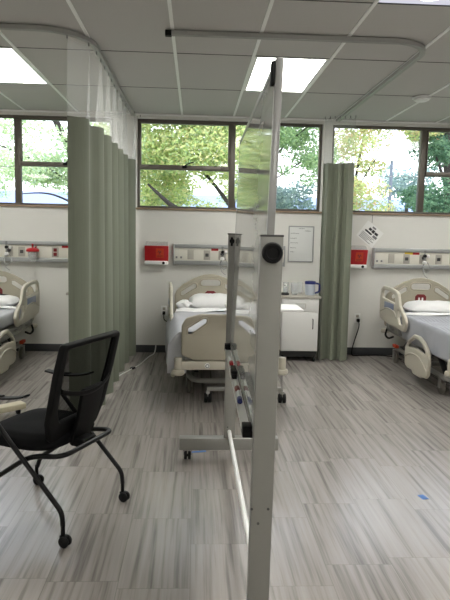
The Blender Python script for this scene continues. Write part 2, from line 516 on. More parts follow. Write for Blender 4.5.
def ceiling_light(label, xa, ya, xb, yb, group='ceiling light panels'):
    cx, cy = (xa+xb)/2, (ya+yb)/2
    t = thing('ceiling_light', label, 'ceiling light', (cx, cy, H), 0, group)
    w2, d2 = (xb-xa)/2-.014, (yb-ya)/2-.008
    f = MB()
    f.box(-w2, -d2, -.004, -w2+.022, d2, .05); f.box(w2-.022, -d2, -.004, w2, d2, .05)
    f.box(-w2+.022, -d2, -.004, w2-.022, -d2+.022, .05); f.box(-w2+.022, d2-.022, -.004, w2-.022, d2, .05)
    f.box(-w2, -d2, .05, w2, d2, .06)
    f.build('frame', M['white'], t, smooth=False)
    MB().box(-w2+.022, -d2+.022, 0, w2-.022, d2-.022, .012).build('diffuser', M['lamp'], t, smooth=False)
    return t
for ki, r, xa, ya, xb, yb in lamp_cells:
    if (ki, r) == (5, 3): continue
    lab = {(0, 1): 'glowing ceiling light panel over the left bay, cut by the left edge', (4, 1): 'glowing ceiling light panel behind the top of the whiteboard'}.get((ki, r),
          'white glowing ceiling light panel added out of view to light the room')
    ceiling_light(lab, xa, ya, xb, yb, 'ceiling light panels')
# tray with a round lamp at the top right of the view
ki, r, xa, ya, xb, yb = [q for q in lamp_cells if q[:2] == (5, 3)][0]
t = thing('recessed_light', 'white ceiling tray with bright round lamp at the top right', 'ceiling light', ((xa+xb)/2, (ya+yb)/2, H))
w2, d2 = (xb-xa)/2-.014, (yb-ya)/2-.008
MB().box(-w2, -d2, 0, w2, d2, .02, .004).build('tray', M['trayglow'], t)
MB().lathe([(.0, -.02), (.05, -.02), (.075, -.016), (.085, -.004), (.085, 0)], (-.03, .39, 0)).build('lamp_lens', M['lamp'], t)
MB().lathe([(.086, -.010), (.10, -.008), (.10, 0), (.086, 0)], (-.03, .39, 0)).build('trim_ring', M['alu'], t)
# detector
t = thing('smoke_detector', 'white round detector on a ceiling bar at the upper right', 'smoke detector', (2.205, 5.95, H-.007))
MB().lathe([(.0, -.04), (.05, -.04), (.072, -.03), (.078, -.018), (.06, -.014)]).build('sensor_head', M['white'], t)
MB().lathe([(.06, -.014), (.092, -.012), (.095, 0), (0, 0)]).build('mounting_plate', M['white'], t)

# ------------------------------------------------------------------ curtain tracks and curtains
def track(name, label, pts, capped):
    t = thing(name, label, 'curtain track', pts[0])
    o = Vector(pts[0])
    path = [Vector(p)-o for p in pts]
    m = MB()
    # channel section swept in the ceiling plane
    sec = [(-.019, 0), (-.019, -.03), (-.008, -.03), (-.008, -.026), (.008, -.026), (.008, -.03), (.019, -.03), (.019, 0)]
    rings = []
    for i, p in enumerate(path):
        tt = (path[min(i+1, len(path)-1)] - path[max(i-1, 0)]).normalized()
        n = Vector((-tt.y, tt.x, 0))
        rings.append([m.bm.verts.new(p + n*a + Vector((0, 0, z))) for a, z in sec])
    for A, B in zip(rings, rings[1:]):
        for k in range(len(sec)):
            m.bm.faces.new((A[k], A[(k+1) % 8], B[(k+1) % 8], B[k]))
    m.bm.faces.new(rings[0]); m.bm.faces.new(rings[-1][::-1])
    m.build('rail', M['track'], t, ang=30)
    if capped:
        MB().box(-.022, -.024, -.036, .022, .024, 0, .004).build('end_cap', M['black'], t)
    return t
zt_ = H-.008
def arc(cx, cy, r, a0, a1, n=12):
    return [(cx+r*math.cos(R_(a0+(a1-a0)*k/n)), cy+r*math.sin(R_(a0+(a1-a0)*k/n)), zt_) for k in range(n+1)]
PL = [(-4.6, 4.262, zt_), (-1.4, 4.262, zt_)] + arc(-1.125, 4.625, .36, -90, 0) + [(-.765, 4.9, zt_), (-.752, 7.2, zt_)]
PC = [(-.207, 4.262, zt_), (.6, 4.262, zt_)] + arc(1.36, 4.562, .30, -90, 0) + [(1.66, 5.5, zt_), (1.668, 7.2, zt_)]
track('curtain_track', 'curved grey ceiling track carrying the left curtain', PL, False)
track('curtain_track', 'curved grey ceiling track from the black end cap to the right curtain', PC, True)
for xx in (.492,):
    pass

def polyline_at(pts, s):
    for a, b in zip(pts, pts[1:]):
        L = (b-a).length
        if s <= L:
            d = (b-a).normalized()
            return a + d*s, d
        s -= L
    d = (pts[-1]-pts[-2]).normalized()
    return pts[-1] + d*s, d
def curtain(label, path, nfold, amp, z_split, z_bot, group, ampend=None, phase=0, wob=.15, flare=1.0, bias=0):
    path = [Vector((p[0], p[1], 0)) for p in path]
    Ltot = sum((b-a).length for a, b in zip(path, path[1:]))
    o = path[0]
    t = thing('privacy_curtain', label, 'curtain', (o.x, o.y, 0), 0, group)
    rnd = random.Random(len(label))
    jit = [rnd.uniform(-wob, wob) for _ in range(nfold*2+4)]
    def shape(u, hfrac):
        s = u*Ltot
        p, d = polyline_at(path, s)
        n = Vector((-d.y, d.x, 0))
        ph = u*nfold*2*PI + phase
        k = u*nfold*2
        i = int(k)
        j = jit[i]*(1-(k-i)) + jit[i+1]*(k-i)
        A = (amp if ampend is None else amp + (ampend-amp)*u) * min(1, .12+u*9)
        q = math.sin(ph + j*1.5)
        q = math.copysign(abs(q)**.5, q)
        return p + n*((q+bias)*A*(1+j)*hfrac) + d*(math.sin(2*ph)*A*.28*hfrac) - o
    nu = nfold*22
    def fab(u, v):
        z = z_split + (z_bot-z_split)*v
        q = shape(u, .8 + .35*v*flare)
        return Vector((q.x, q.y, z))
    MB().grid(fab, nu, 10, .003).build('fabric_panel', M['curtain'], t, ang=80)
    def net(u, v):
        z = H-.052 + (z_split-H+.052)*v
        q = shape(u, .35 + .45*v)
        sag = (1-v)*.012*(1-math.cos(u*nfold*4*PI))
        return Vector((q.x, q.y, z - sag))
    MB().grid(net, nu, 6).build('net_panel', M['net'], t, ang=80)
    hem = MB().grid(lambda u, v: (lambda q: Vector((q.x, q.y, z_split+.012-.03*v)))(shape(u, .8)), nu, 1, .006)
    hem.build('hem_band', M['curtain'], t, ang=80)
    for i in range(nfold*2+1):
        q, d = polyline_at(path, Ltot*i/(nfold*2))
        q = q - o
        MB().box(q.x-.004, q.y-.006, H-.062, q.x+.004, q.y+.006, H-.036, .001).build('hook', M['alu'], t)
    return t
LP = [(p[0], p[1]) for p in arc(-1.125, 4.625, .36, -53, 0, 8)] + [(-.765, 4.9), (-.765, 6.7), (-.66, 7.13)]
curtain('grey green privacy curtain with net top receding to the wall behind the office chair', LP, 7, .065, 2.265, .045, 'privacy curtains', ampend=.075, phase=2.6, bias=.35)
RP = [(1.56, 6.80), (1.70, 6.86), (1.85, 6.80)]
curtain('grey green privacy curtain gathered by the wall right of the bedside cabinet', [(1.455, 6.90), (1.61, 6.84), (1.775, 6.78)], 3, .05, 2.285, .02, 'privacy curtains', phase=1.2, wob=.3, flare=1.9)

# ------------------------------------------------------------------ headwall panels
def headwall(label, x0, x1, plates):
    t = thing('headwall_panel', label, 'headwall panel', (x0, YW, 1.21), 0, 'bed headwall panels')
    W = x1-x0
    MB().box(0, -.055, -.075, W, 0, .085, .003).build('face_panel', M['hw'], t)
    MB().box(0, -.075, .08, W, 0, .125, .008).build('top_rail', M['hwrail'], t)
    MB().box(0, -.075, -.12, W, 0, -.07, .008).build('bottom_rail', M['hwrail'], t)
    if x0 > -1: MB().box(-.012, -.078, -.122, .004, 0, .127, .004).build('end_cap', M['hwrail'], t)
    if x1 < 2: MB().box(W-.004, -.078, -.122, W+.012, 0, .127, .004).build('end_cap', M['hwrail'], t)
    for kind, x, *rest in plates:
        x -= x0
        if kind == 'blank':
            MB().box(x-.038, -.062, -.055, x+.038, -.054, .06, .003).build('switch_plate', M['plate'], t)
        elif kind in ('outlet', 'redoutlet'):
            p = MB().box(x-.04, -.062, -.058, x+.04, -.054, .058, .003).build('outlet_plate', M['plate'], t)
            q = MB()
            for dz in ((.026, -.026) if kind == 'redoutlet' else (0,)):
                q.box(x-.02, -.067, dz-.02, x+.02, -.061, dz+.02, .005)
            q.build('socket', M['darkred'] if kind == 'redoutlet' else M['beddark'], p)
        elif kind == 'label':
            MB().box(x-rest[1]/2, -.0575, .052, x+rest[1]/2, -.054, .08).build('label_strip', M[rest[0]], t, smooth=False)
        elif kind == 'ticks':
            q = MB()
            for k in (0, .055):
                q.box(x+k, -.0575, -.045, x+k+.022, -.054, -.022, 0); 
            q.build('marking', M['greyink'], t, smooth=False)
        elif kind == 'valve':
            p = MB().box(x-.045, -.063, -.055, x+.045, -.054, .058, .004).build('gas_outlet', M['plate'], t)
            q = MB()
            q.cyl((x, -.062, .015), (x, -.095, .015), .022, bev=.003); q.cyl((x+.01, -.08, .03), (x+.01, -.08, .06), .012)
            q.build('coupling', M['beddark'], p)
    return t
headwall('pale headwall panel with grey rails above the left bed', -3.5, -1.36, [('valve', -2.2), ('outlet', -2.055), ('redoutlet', -1.663), ('label', -1.54, 'red', .09), ('outlet', -2.6)])
headwall('short headwall panel with end caps above the centre bed', -.252, 1.075,
         [('ticks', -.235), ('blank', -.055), ('outlet', .142), ('label', .235, 'red', .085), ('valve', .325), ('outlet', .62), ('redoutlet', .9), ('blank', 1.0)])
headwall('long headwall panel beside the right red sharps box, above the right bed', 2.185, 4.1,
         [('ticks', 2.21), ('blank', 2.395), ('outlet', 2.585), ('label', 2.61, 'yellow', .1), ('label', 2.70, 'red', .085), ('valve', 2.79), ('outlet', 2.985), ('blank', 3.16), ('outlet', 3.5)])

def flowmeter(label, x, z):
    t = thing('flow_meter', label, 'flow meter', (x, YW-.11, z))
    MB().cyl((0, .018, .05), (0, -.03, .05), .017, bev=.003).build('valve_body', M['black'], t)
    MB().cyl((.0, -.005, -.01), (0, -.005, .12), .012).build('gauge_tube', M['clear'], t)
    MB().cyl((.03, -.005, .05), (.055, -.005, .05), .02, bev=.004).build('knob', M['white'], t)
    MB().lathe([(.01, -.03), (.026, -.02), (.026, .0), (.012, .01)], (0, -.005, -.02)).build('humidifier_cap', M['white'], t)
    MB().tube(catmull([(0, -.005, -.04), (-.03, -.02, -.10), (.02, -.03, -.15), (.06, -.02, -.10), (.03, -.02, -.03), (-.02, -.02, -.06), (-.01, -.03, -.17), (.04, -.03, -.22)], 8), .0055, 8).build('tubing', M['clear'], t)
    return t
flowmeter('clear flow meter with looped tubing on the right headwall panel', 2.79, 1.20)
flowmeter('clear flow meter at the left edge on the left headwall panel', -2.215, 1.21)
flowmeter('small flow meter on the centre headwall panel beside the whiteboard post', .325, 1.20)
# suction canister
t = thing('suction_canister', 'clear suction canister with red lid on the left headwall panel', 'suction canister', (-1.905, YW-.145, 1.16))
MB().lathe([(0, -.06), (.042, -.06), (.05, -.04), (.056, .055), (.05, .055), (.045, -.04), (0, -.05)]).build('canister_body', M['clear'], t)
MB().lathe([(0, .055), (.072, .055), (.075, .075), (.06, .092), (.03, .1), (0, .1)]).build('lid', M['red'], t)
MB().cyl((0, 0, .098), (0, 0, .145), .011).cyl((.03, 0, .095), (.045, 0, .12), .009).build('port', M['red'], t)
MB().box(-.02, .05, -.02, .02, .09, .06, .004).build('bracket', M['white'], t)

# sharps boxes
def biohazard(m, cx, cz, s, y):
    for a in (90, 210, 330):
        c = Vector((cx+math.cos(R_(a))*s*.42, y, cz+math.sin(R_(a))*s*.42))
        pts = []
        for k in range(15):
            b = R_(a + 40 + (280)*k/14)
            b2 = R_(a-180+50 + 260*k/14) + PI
            pts.append(c + Vector((math.cos(b2), 0, math.sin(b2)))*s*.42)
        m.tube(pts, s*.09, 6)
    m.tube([Vector((cx+math.cos(2*PI*k/18)*s*.36, y, cz+math.sin(2*PI*k/18)*s*.36)) for k in range(18)], s*.05, 6, closed=True)
def sharps(label, xc):
    t = thing('sharps_container', label, 'sharps container', (xc, YW, 1.12), 0, 'red sharps boxes')
    w2 = .14
    MB().plate([(0, .0), (.085, .0), (.125, .19), (0, .19)], th=2*w2, bev=.008, M=Matrix(((0, 0, 1, 0), (-1, 0, 0, -.002), (0, 1, 0, .0), (0, 0, 0, 1)))).build('box_body', M['red'], t)
    lid = MB().plate([(0, .19), (.125, .19), (.12, .205), (.06, .235), (0, .24)], th=2*w2-.02, bev=.004, M=Matrix(((0, 0, 1, 0), (-1, 0, 0, -.002), (0, 1, 0, .0), (0, 0, 0, 1)))).build('lid', M['clear'], t)
    br = MB(); br.box(-w2+.002, -.11, -.035, w2-.002, 0, .012, .01)
    brk = br.build('bracket', M['white'], t)
    MB().cyl((.085, -.108, -.012), (.085, -.122, -.012), .016).build('lock', M['black'], brk)
    sl = Matrix.Rotation(-math.atan2(.04, .19), 4, 'X')
    l = MB(); l.box(-.046, -.0015, -.055, .046, .0, .055, M=T(.04, -.1105, .105) @ Matrix.Rotation(math.atan2(.04, .19), 4, 'X'))
    lab = l.build('hazard_label', M['orange'], t, smooth=False)
    bh = MB(); biohazard(bh, 0, .006, .036, 0)
    for k in range(3): bh.box(-.036, -.001, -.050+k*.007, .036-.02*(k == 0), 0, -.0465+k*.007)
    bh.build('hazard_symbol', M['darkred'], lab, M=T(.04, -.1135, .108) @ Matrix.Rotation(math.atan2(.04, .19), 4, 'X'))
    return t
sharps('red sharps box with orange hazard label, left of the centre headwall panel', -.462)
sharps('red sharps box with orange hazard label under the tilted paper sheet', 1.945)
MB  # noqa

# tilted paper sheet on the wall
t = thing('paper_sheet', 'tilted white information sheet hanging above the right sharps box', 'paper sheet', (2.132, YW-.006, 1.50), 0)
ROT = Matrix.Rotation(R_(-37), 4, 'Y') if False else Matrix.Rotation(R_(38), 4, 'Y')
MB().box(-.125, -.0015, -.115, .125, .0015, .115, M=ROT).build('sheet', M['paper'], t, smooth=False)
k = MB()
k.box(-.055, -.003, .035, -.015, -.0012, .065, M=ROT); k.box(-.008, -.003, .03, .03, -.0012, .068, M=ROT)
k.box(.036, -.003, .032, .085, -.0012, .062, M=ROT); k.box(-.085, -.003, -.002, .02, -.0012, .018, M=ROT)
for q in range(5): k.box(-.10, -.0025, -.028-q*.017, (.09, .06, .095, .02, .07)[q], -.0012, -.023-q*.017, M=ROT)
k.build('printing', M['ink'], t, smooth=False)
k = MB(); k.box(.04, -.0025, -.01, .10, -.0012, .022, M=ROT); k.box(-.03, -.0025, .078, .02, -.0012, .10, M=ROT)
k.build('printed_picture', M['greyink'], t, smooth=False)
MB().tube([(.02, 0, .14), (.022, .002, .235)], .003, 6).build('hanging_cord', M['greyink'], t)

# small whiteboard on the wall
t = thing('small_whiteboard', 'small framed white board with writing above the bedside cabinet', 'whiteboard', (1.285, YW, 1.363))
MB().box(-.145, -.012, -.21, .145, 0, .21, .002).build('panel', M['clock_white'], t)
f = MB()
for a in (-1, 1):
    f.box(a*.15-.007, -.018, -.217, a*.15+.007, 0, .217, .002); f.box(-.15, -.018, a*.212-.007, .15, 0, a*.212+.007, .002)
f.build('frame', M['hwrail'], t)
k = MB()
rr = random.Random(3)
for (x, z, L) in ((-.03, .185, .06), (-.13, .125, .10), (.045, .155, .07), (-.13, .065, .075), (-.13, .01, .085), (-.13, -.05, .07), (-.13, -.10, .05)):
    xx = x
    while xx < x+L:
        ww = rr.uniform(.006, .012); hh = rr.uniform(.006, .012)
        k.tube([(xx, -.0125, z), (xx+ww*.5, -.0125, z+hh), (xx+ww, -.0125, z+hh*.2)], .0018, 5)
        xx += ww+.003
k.build('handwriting', M['ink'], t)

# wall outlets
def wall_outlet(label, x, z):
    t = thing('wall_outlet', label, 'wall outlet', (x, YW, z))
    MB().box(-.037, -.006, -.06, .037, 0, .06, .002).build('cover_plate', M['white'], t)
    MB().box(-.017, -.009, .008, .017, -.005, .042, .004).box(-.017, -.009, -.042, .017, -.005, -.008, .004).build('socket', M['plate'], t)
    return t
wall_outlet('white wall outlet with black plug below the right sharps box', 2.025, .463)
wall_outlet('white wall outlet with black plug left of the centre bed', -.37, .52)
def plug_cord(label, x, z, pts, m):
    t = thing('power_cord', label, 'power cord', (x, YW-.01, z))
    MB().box(-.016, -.045, -.02, .016, .0, .02, .006).build('plug', M['black'], t)
    o = Vector((x, YW-.01, z))
    MB().tube([Vector(p)-o for p in catmull(pts, 8)], .006, 8).build('cable', m, t)
plug_cord('black power cord hanging from the outlet beside the right curtain', 2.03, .437,
          [(2.03, YW-.05, .43), (2.03, YW-.07, .36), (1.985, YW-.075, .2), (1.955, YW-.08, .08), (1.96, YW-.09, .012), (2.06, YW-.08, .008), (2.3, YW-.06, .008), (2.47, YW-.16, .008), (2.50, YW-.30, .008)], M['black'])
plug_cord('black power cord at the outlet beside the head of the centre bed', -.37, .495,
          [(-.37, YW-.05, .49), (-.36, YW-.09, .42), (-.30, YW-.10, .40), (-.24, YW-.14, .43), (-.2, YW-.2, .40)], M['black'])
t = thing('floor_cable', 'white cable running over the floor from the baseboard past the left curtain', 'cable', (-.5, 6.9, 0))
o = Vector((-.5, 6.9, 0))
MB().tube([Vector(p)-o for p in catmull([(-.465, 7.205, .10), (-.47, 7.19, .04), (-.485, 7.1, .007), (-.53, 6.93, .007), (-.60, 6.5, .007), (-.67, 6.28, .007), (-.75, 6.01, .007), (-.80, 5.85, .007)], 10)], .007, 8).build('cable', M['cable_white'], t)
MB().box(-.03, -.022, 0, .03, .022, .02, .006, M=T(-.655+.5, 6.33-6.9, 0) @ Matrix.Rotation(R_(70), 4, 'Z')).build('connector', M['black'], t)

# ------------------------------------------------------------------ bedside cabinets and the things on top
def cabinet(label, x, y):
    t = thing('bedside_cabinet', label, 'bedside cabinet', (x, y, 0), 0, 'bedside cabinets')
    MB().box(-.215, 0, .13, .215, .43, .745, .003).build('carcass', M['leatherette'], t)
    MB().box(-.235, -.02, .745, .235, .44, .775, .004).build('worktop', M['plate'], t)
    d = MB().box(-.208, -.018, .595, .208, 0, .735, .003).build('drawer', M['leatherette'], t)
    p = MB(); p.box(-.06, -.024, .635, .06, -.0185, .64, .001); p.box(-.06, -.024, .685, .06, -.0185, .69, .001); p.box(-.06, -.024, .64, -.055, -.0185, .685, .001); p.box(.055, -.024, .64, .06, -.0185, .685, .001)
    p.build('drawer_pull', M['plate'], d)
    dr = MB().box(-.208, -.018, .14, .208, 0, .588, .003).build('door', M['leatherette'], t)
    MB().tube(fillet3([(.145, -.018, .40), (.145, -.045, .40), (.145, -.045, .51), (.145, -.018, .51)], .012), .005, 8).build('handle', M['beddark'], dr)
    MB().box(-.205, .03, .06, .205, .42, .13).build('plinth', M['kick'], t)
    for sx in (-1, 1):
        for sy in (.04, .40):
            q = MB(); q.cyl((sx*.185-.012, sy, .028), (sx*.185+.012, sy, .028), .028, bev=.004); q.box(sx*.185-.008, sy-.012, .04, sx*.185+.008, sy+.012, .075)
            q.build('caster', M['rubber'], t)
    return t
cabinet('white bedside cabinet with drawer and door between centre bed and curtain', 1.222, 6.76)
cabinet('white bedside cabinet mostly hidden behind the left curtain', -1.215, 6.76)
TOPZ = .775
t = thing('water_jug', 'frosted water jug with dark blue lid and handle', 'jug', (1.355, 6.90, TOPZ))
MB().lathe([(0, 0), (.05, 0), (.056, .01), (.06, .13), (.055, .13), (.05, .012), (0, .01)]).build('jug_body', M['jug'], t)
MB().lathe([(0, .13), (.064, .13), (.066, .15), (.06, .163), (.02, .168), (0, .168)]).build('lid', M['bluelid'], t)
MB().tube(fillet3([(.06, -.01, .14), (.105, -.02, .135), (.105, -.02, .04), (.055, -.01, .025)], .03), .011, 8).build('handle', M['bluelid'], t)
cupn = 0
for i, (x, y) in enumerate(((1.17, 6.88), (1.185, 7.05), (1.09, 7.06), (1.265, 7.08))):
    t = tag(MB().lathe([(0, 0), (.03, 0), (.038, .13), (.035, .13), (.027, .005), (0, .004)]).build('plastic_cup', M['clear']),
            ['clear plastic cup standing nearest the front edge of the bedside cabinet', 'clear plastic cup at the back, behind the front cup on the bedside cabinet',
             'leftmost of the clear plastic cups along the back of the bedside cabinet', 'clear plastic cup at the back beside the blue-lidded jug'][i], 'cup', 'clear cups on the cabinet')
    t.location = (x, y, TOPZ)
t = thing('small_bottle', 'small clear bottle with dark base at the left of the bedside cabinet top', 'bottle', (1.055, 6.85, TOPZ))
MB().lathe([(0, .02), (.03, .02), (.032, .07), (.016, .09), (.014, .105), (0, .105)]).build('bottle_body', M['clear'], t)
MB().lathe([(0, 0), (.045, 0), (.045, .02), (.036, .032), (0, .032)]).build('base', M['ink'], t)
MB().cyl((0, 0, .105), (0, 0, .125), .017).build('cap', M['white'], t)

# ------------------------------------------------------------------ hospital beds
BED0 = 1.01   # headboard y
def make_bed(label):
    t = thing('hospital_bed', label, 'hospital bed', (0, 0, 0), 0, 'hospital beds')
    # headboard
    ol = [(-.415, .40), (-.42, .75), (-.40, .80), (-.32, .875), (-.2, .945), (-.09, .985), (0, .997), (.09, .985), (.2, .945), (.32, .875), (.40, .80), (.42, .75), (.415, .40)]
    ol = fillet(ol, .05, 4)
    hc = fillet([(-.122, .865), (-.122, .915), (-.09, .937), (.09, .937), (.122, .915), (.122, .865), (.09, .85), (-.09, .85)], .03, 4)
    def hl(s): return fillet([(s*.355, .742), (s*.352, .79), (s*.205, .888), (s*.163, .887), (s*.163, .835), (s*.32, .738)], .02, 4)
    hb = MB().plate(ol, [hc, hl(-1), hl(1)], th=.045, bev=.012, M=T(0, BED0, 0) @ XZ)
    # moulded lips round the hand holes
    for h_ in (hc, hl(-1), hl(1)):
        hb.tube([(p[0], BED0-.02, p[1]) for p in h_], .009, 6, closed=True)
    head = hb.build('headboard', M['bedboard'], t)
    # red plaque with a light upright mark
    pq = MB().plate(fillet([(-.066, .68), (-.066, .775), (-.04, .80), (.04, .80), (.066, .775), (.066, .68)], .012, 3), th=.008, bev=.002, M=T(0, BED0-.028, 0) @ XZ)
    plq = pq.build('plaque', M['darkred'], head)
    q = MB().box(-.03, BED0-.0355, .69, -.01, BED0-.031, .76).box(.01, BED0-.0355, .69, .03, BED0-.031, .76)
    q.build('plaque_mark', M['white'], plq, smooth=False)
    # footboard
    fo = fillet([(-.42, .452), (-.42, .70), (-.385, .765), (-.27, .797), (.27, .797), (.385, .765), (.42, .70), (.42, .452), (.31, .405), (-.31, .405)], [.02, .06, .06, .05, .05, .06, .06, .02, .02, .02], 5)
    def fh(s): return fillet([(s*.375, .625), (s*.372, .685), (s*.24, .768), (s*.2, .765), (s*.205, .725), (s*.34, .625)], .022, 4)
    fb = MB().plate(fo, [fh(-1), fh(1)], th=.045, bev=.012, M=T(0, -1.0, 0) @ XZ)
    for s in (-1, 1): fb.tube([(p[0], -1.02, p[1]) for p in fh(s)], .009, 6, closed=True)
    fb.build('footboard', M['bedboard'], t)
    # rails
    for s in (-1, 1):
        x = s*.475
        o1 = fillet([(.05, .575), (.10, .64), (.28, .735), (.35, .86), (.43, .89), (.62, .905), (.88, .905), (.97, .86), (.985, .72), (.965, .52), (.70, .49), (.35, .485), (.11, .48)], .045, 4)
        h1 = fillet([(.415, .745), (.455, .835), (.61, .862), (.86, .862), (.915, .835), (.915, .77), (.66, .755)], .03, 4)
        h2 = fillet([(.15, .575), (.19, .63), (.29, .69), (.34, .69), (.33, .60), (.28, .545), (.18, .535)], .03, 4)
        r = MB().plate(o1, [h1, h2], th=.034, bev=.011, M=T(x, 0, 0) @ YZ)
        r.tube(catmull([(x+s*.016, .95, .60), (x+s*.018, .7, .665), (x+s*.018, .45, .655), (x+s*.018, .36, .60)], 6), .009, 6)
        rail = r.build('head_rail', M['bed'], t)
        MB().box(x-.021, .46, .655, x+.021, .80, .735, .008).build('control_panel', M['blue'], rail)
        for yy in (.35, .75):
            MB().tube([(x-s*.012, yy, .50), (x-s*.02, yy-.02, .42), (x-s*.10, yy-.03, .40)], .014, 8).build('rail_arm', M['bedgrey'], rail)
        o2 = fillet([(.03, .16), (.045, .34), (-.04, .43), (-.19, .51), (-.32, .515), (-.44, .485), (-.56, .42), (-.605, .34), (-.60, .19), (-.55, .145), (-.46, .14), (-.43, .12), (-.22, .115), (-.18, .145), (-.05, .14)], .04, 4)
        h3 = fillet([(-.02, .36), (-.06, .405), (-.2, .472), (-.32, .476), (-.42, .455), (-.52, .385), (-.48, .365), (-.25, .385)], .03, 4)
        r = MB().plate(o2, [h3], th=.034, bev=.011, M=T(x, 0, 0) @ YZ)
        r.tube(catmull([(x+s*.017, .02, .25), (x+s*.019, -.15, .31), (x+s*.019, -.38, .31), (x+s*.017, -.58, .22)], 6), .009, 6)
        rail = r.build('foot_rail', M['bed'], t)
        for yy in (-.15, -.42):
            MB().tube([(x-s*.014, yy, .26), (x-s*.05, yy, .30), (x-s*.10, yy, .385)], .013, 8).build('rail_arm', M['bedgrey'], rail)
    # deck
    d = MB()
    for s in (-1, 1): d.box(s*.37-.025, -.97, .36, s*.37+.025, .98, .42, .006)
    for y in (-.6, -.1, .4, .9): d.box(-.345, y-.03, .37, .345, y+.03, .41, .004)
    d.box(-.41, -.95, .42, .41, .96, .455, .008)
    d.build('deck_frame', M['bedgrey'], t)
    fbm = MB(); fbm.box(-.43, -1.035, .325, .43, -.965, .40, .012)
    beam = fbm.build('foot_beam', M['bed'], t)
    k = MB(); k.cyl((-.20, -1.034, .362), (-.20, -1.044, .362), .022, bev=.003); k.build('beam_badge', M['white'], beam)
    k = MB(); k.tube([(-.20+.014*math.cos(2*PI*i/16), -1.045, .362+.014*math.sin(2*PI*i/16)) for i in range(16)], .0025, 6, closed=True); k.build('badge_ring', M['ink'], beam)
    for s in (-1, 1):
        b = MB(); b.cyl((s*.445, -1.015, .325), (s*.445, -1.015, .43), .034, bev=.006)
        b.lathe([(.02, .0), (.045, .0), (.056, .012), (.056, .03), (.048, .045), (.02, .045)], (s*.445, -1.015, .282))
        b.build('bumper', M['bed'], t)
        b = MB(); b.lathe([(.02, .0), (.045, .0), (.056, .012), (.056, .03), (.048, .045), (.02, .045)], (s*.40, 1.0, .33)); b.build('bumper', M['bed'], t)
    # mattress
    m = MB()
    def prof(u, v):
        a = 2*PI*v
        cx = math.copysign(abs(math.cos(a))**.35, math.cos(a)); cz = math.copysign(abs(math.sin(a))**.45, math.sin(a))
        e = 1-.03*(abs(2*u-1)**8)
        return Vector((.405*cx*e, -.96+1.90*u, .545+.082*cz*e))
    m.grid(prof, 40, 48)
    for y in (-.96, .94):
        pass
    vv = [prof(0, j/48) for j in range(48)]; m.bm.faces.new([m.bm.verts.new(p) for p in vv])
    vv = [prof(1, j/48) for j in range(48)]; m.bm.faces.new([m.bm.verts.new(p) for p in vv])
    m.build('mattress', M['matt'], t, ang=60)
    # base
    b = MB()
    b.tube(catmull([(-.30, .85, .17), (-.33, -.35, .17), (-.31, -.68, .17), (-.22, -.76, .165), (0, -.77, .165), (.22, -.76, .165), (.31, -.68, .17), (.33, -.35, .17), (.30, .85, .17)], 8), .024, 10)
    b.box(-.31, .80, .145, .31, .86, .195, .006); b.box(-.31, -.02, .15, .31, .04, .19, .006)
    b.build('base_frame', M['bedgrey'], t)
    l = MB()
    for y0, y1 in ((-.45, -.20), (.75, .45)):
        for s in (-1, 1):
            l.box(-.02, -.02, 0, .02, .02, math.hypot(y1-y0, .20), .004, M=T(s*.25, y0, .18) @ Matrix.Rotation(math.atan2(-(y1-y0), .20), 4, 'X'))
    l.cyl((0, -.1, .22), (0, .5, .30), .03)
    l.box(-.15, .15, .22, .15, .55, .34, .01)
    l.build('lift_mechanism', M['beddark'], t)
    for s in (-1, 1):
        for y in (-.55, .80):
            c = MB()
            xx = s*.325
            c.cyl((xx-.016, y, .064), (xx+.016, y, .064), .064, bev=.006, n=24)
            wheel = c.build('caster', M['bedwheel'], t)
            f = MB(); f.box(xx-.03, y-.02, .06, xx-.021, y+.03, .15, .003); f.box(xx+.021, y-.02, .06, xx+.03, y+.03, .15, .003); f.box(xx-.03, y-.02, .138, xx+.03, y+.035, .16, .004)
            f.build('caster_fork', M['bedgrey'], wheel)
    # pedal and red brake tag near the head
    for s in (-1, 1):
        MB().box(s*.36-.02, .66, .20, s*.36+.02, .78, .235, .006).build('brake_pedal', M['orange'], t)
        p = MB(); p.tube(catmull([(s*.40, .92, .40), (s*.44, .86, .33), (s*.43, .78, .30), (s*.40, .7, .33)], 6), .012, 8)
        p.build('hose', M['black'], t)
    return t
bed = make_bed('hospital bed behind the rolling whiteboard, its footboard facing the camera')
bedL = copy_tree(bed); bedR = copy_tree(bed)
bedL['label'] = 'hospital bed cut off by the left edge, raised rail beside the wall'
bedR['label'] = 'hospital bed cut off by the right edge, beside the black wall cord'
BEDS = {}
for o, x, y, rz in ((bed, .25, 5.97, R_(3.66)), (bedL, -2.285, 5.97, 0), (bedR, 2.69, 5.965, R_(-.6))):
    o.location = (x, y, 0); o.rotation_euler = (0, 0, rz)
    BEDS[o.name] = T(x, y, 0) @ Matrix.Rotation(rz, 4, 'Z')

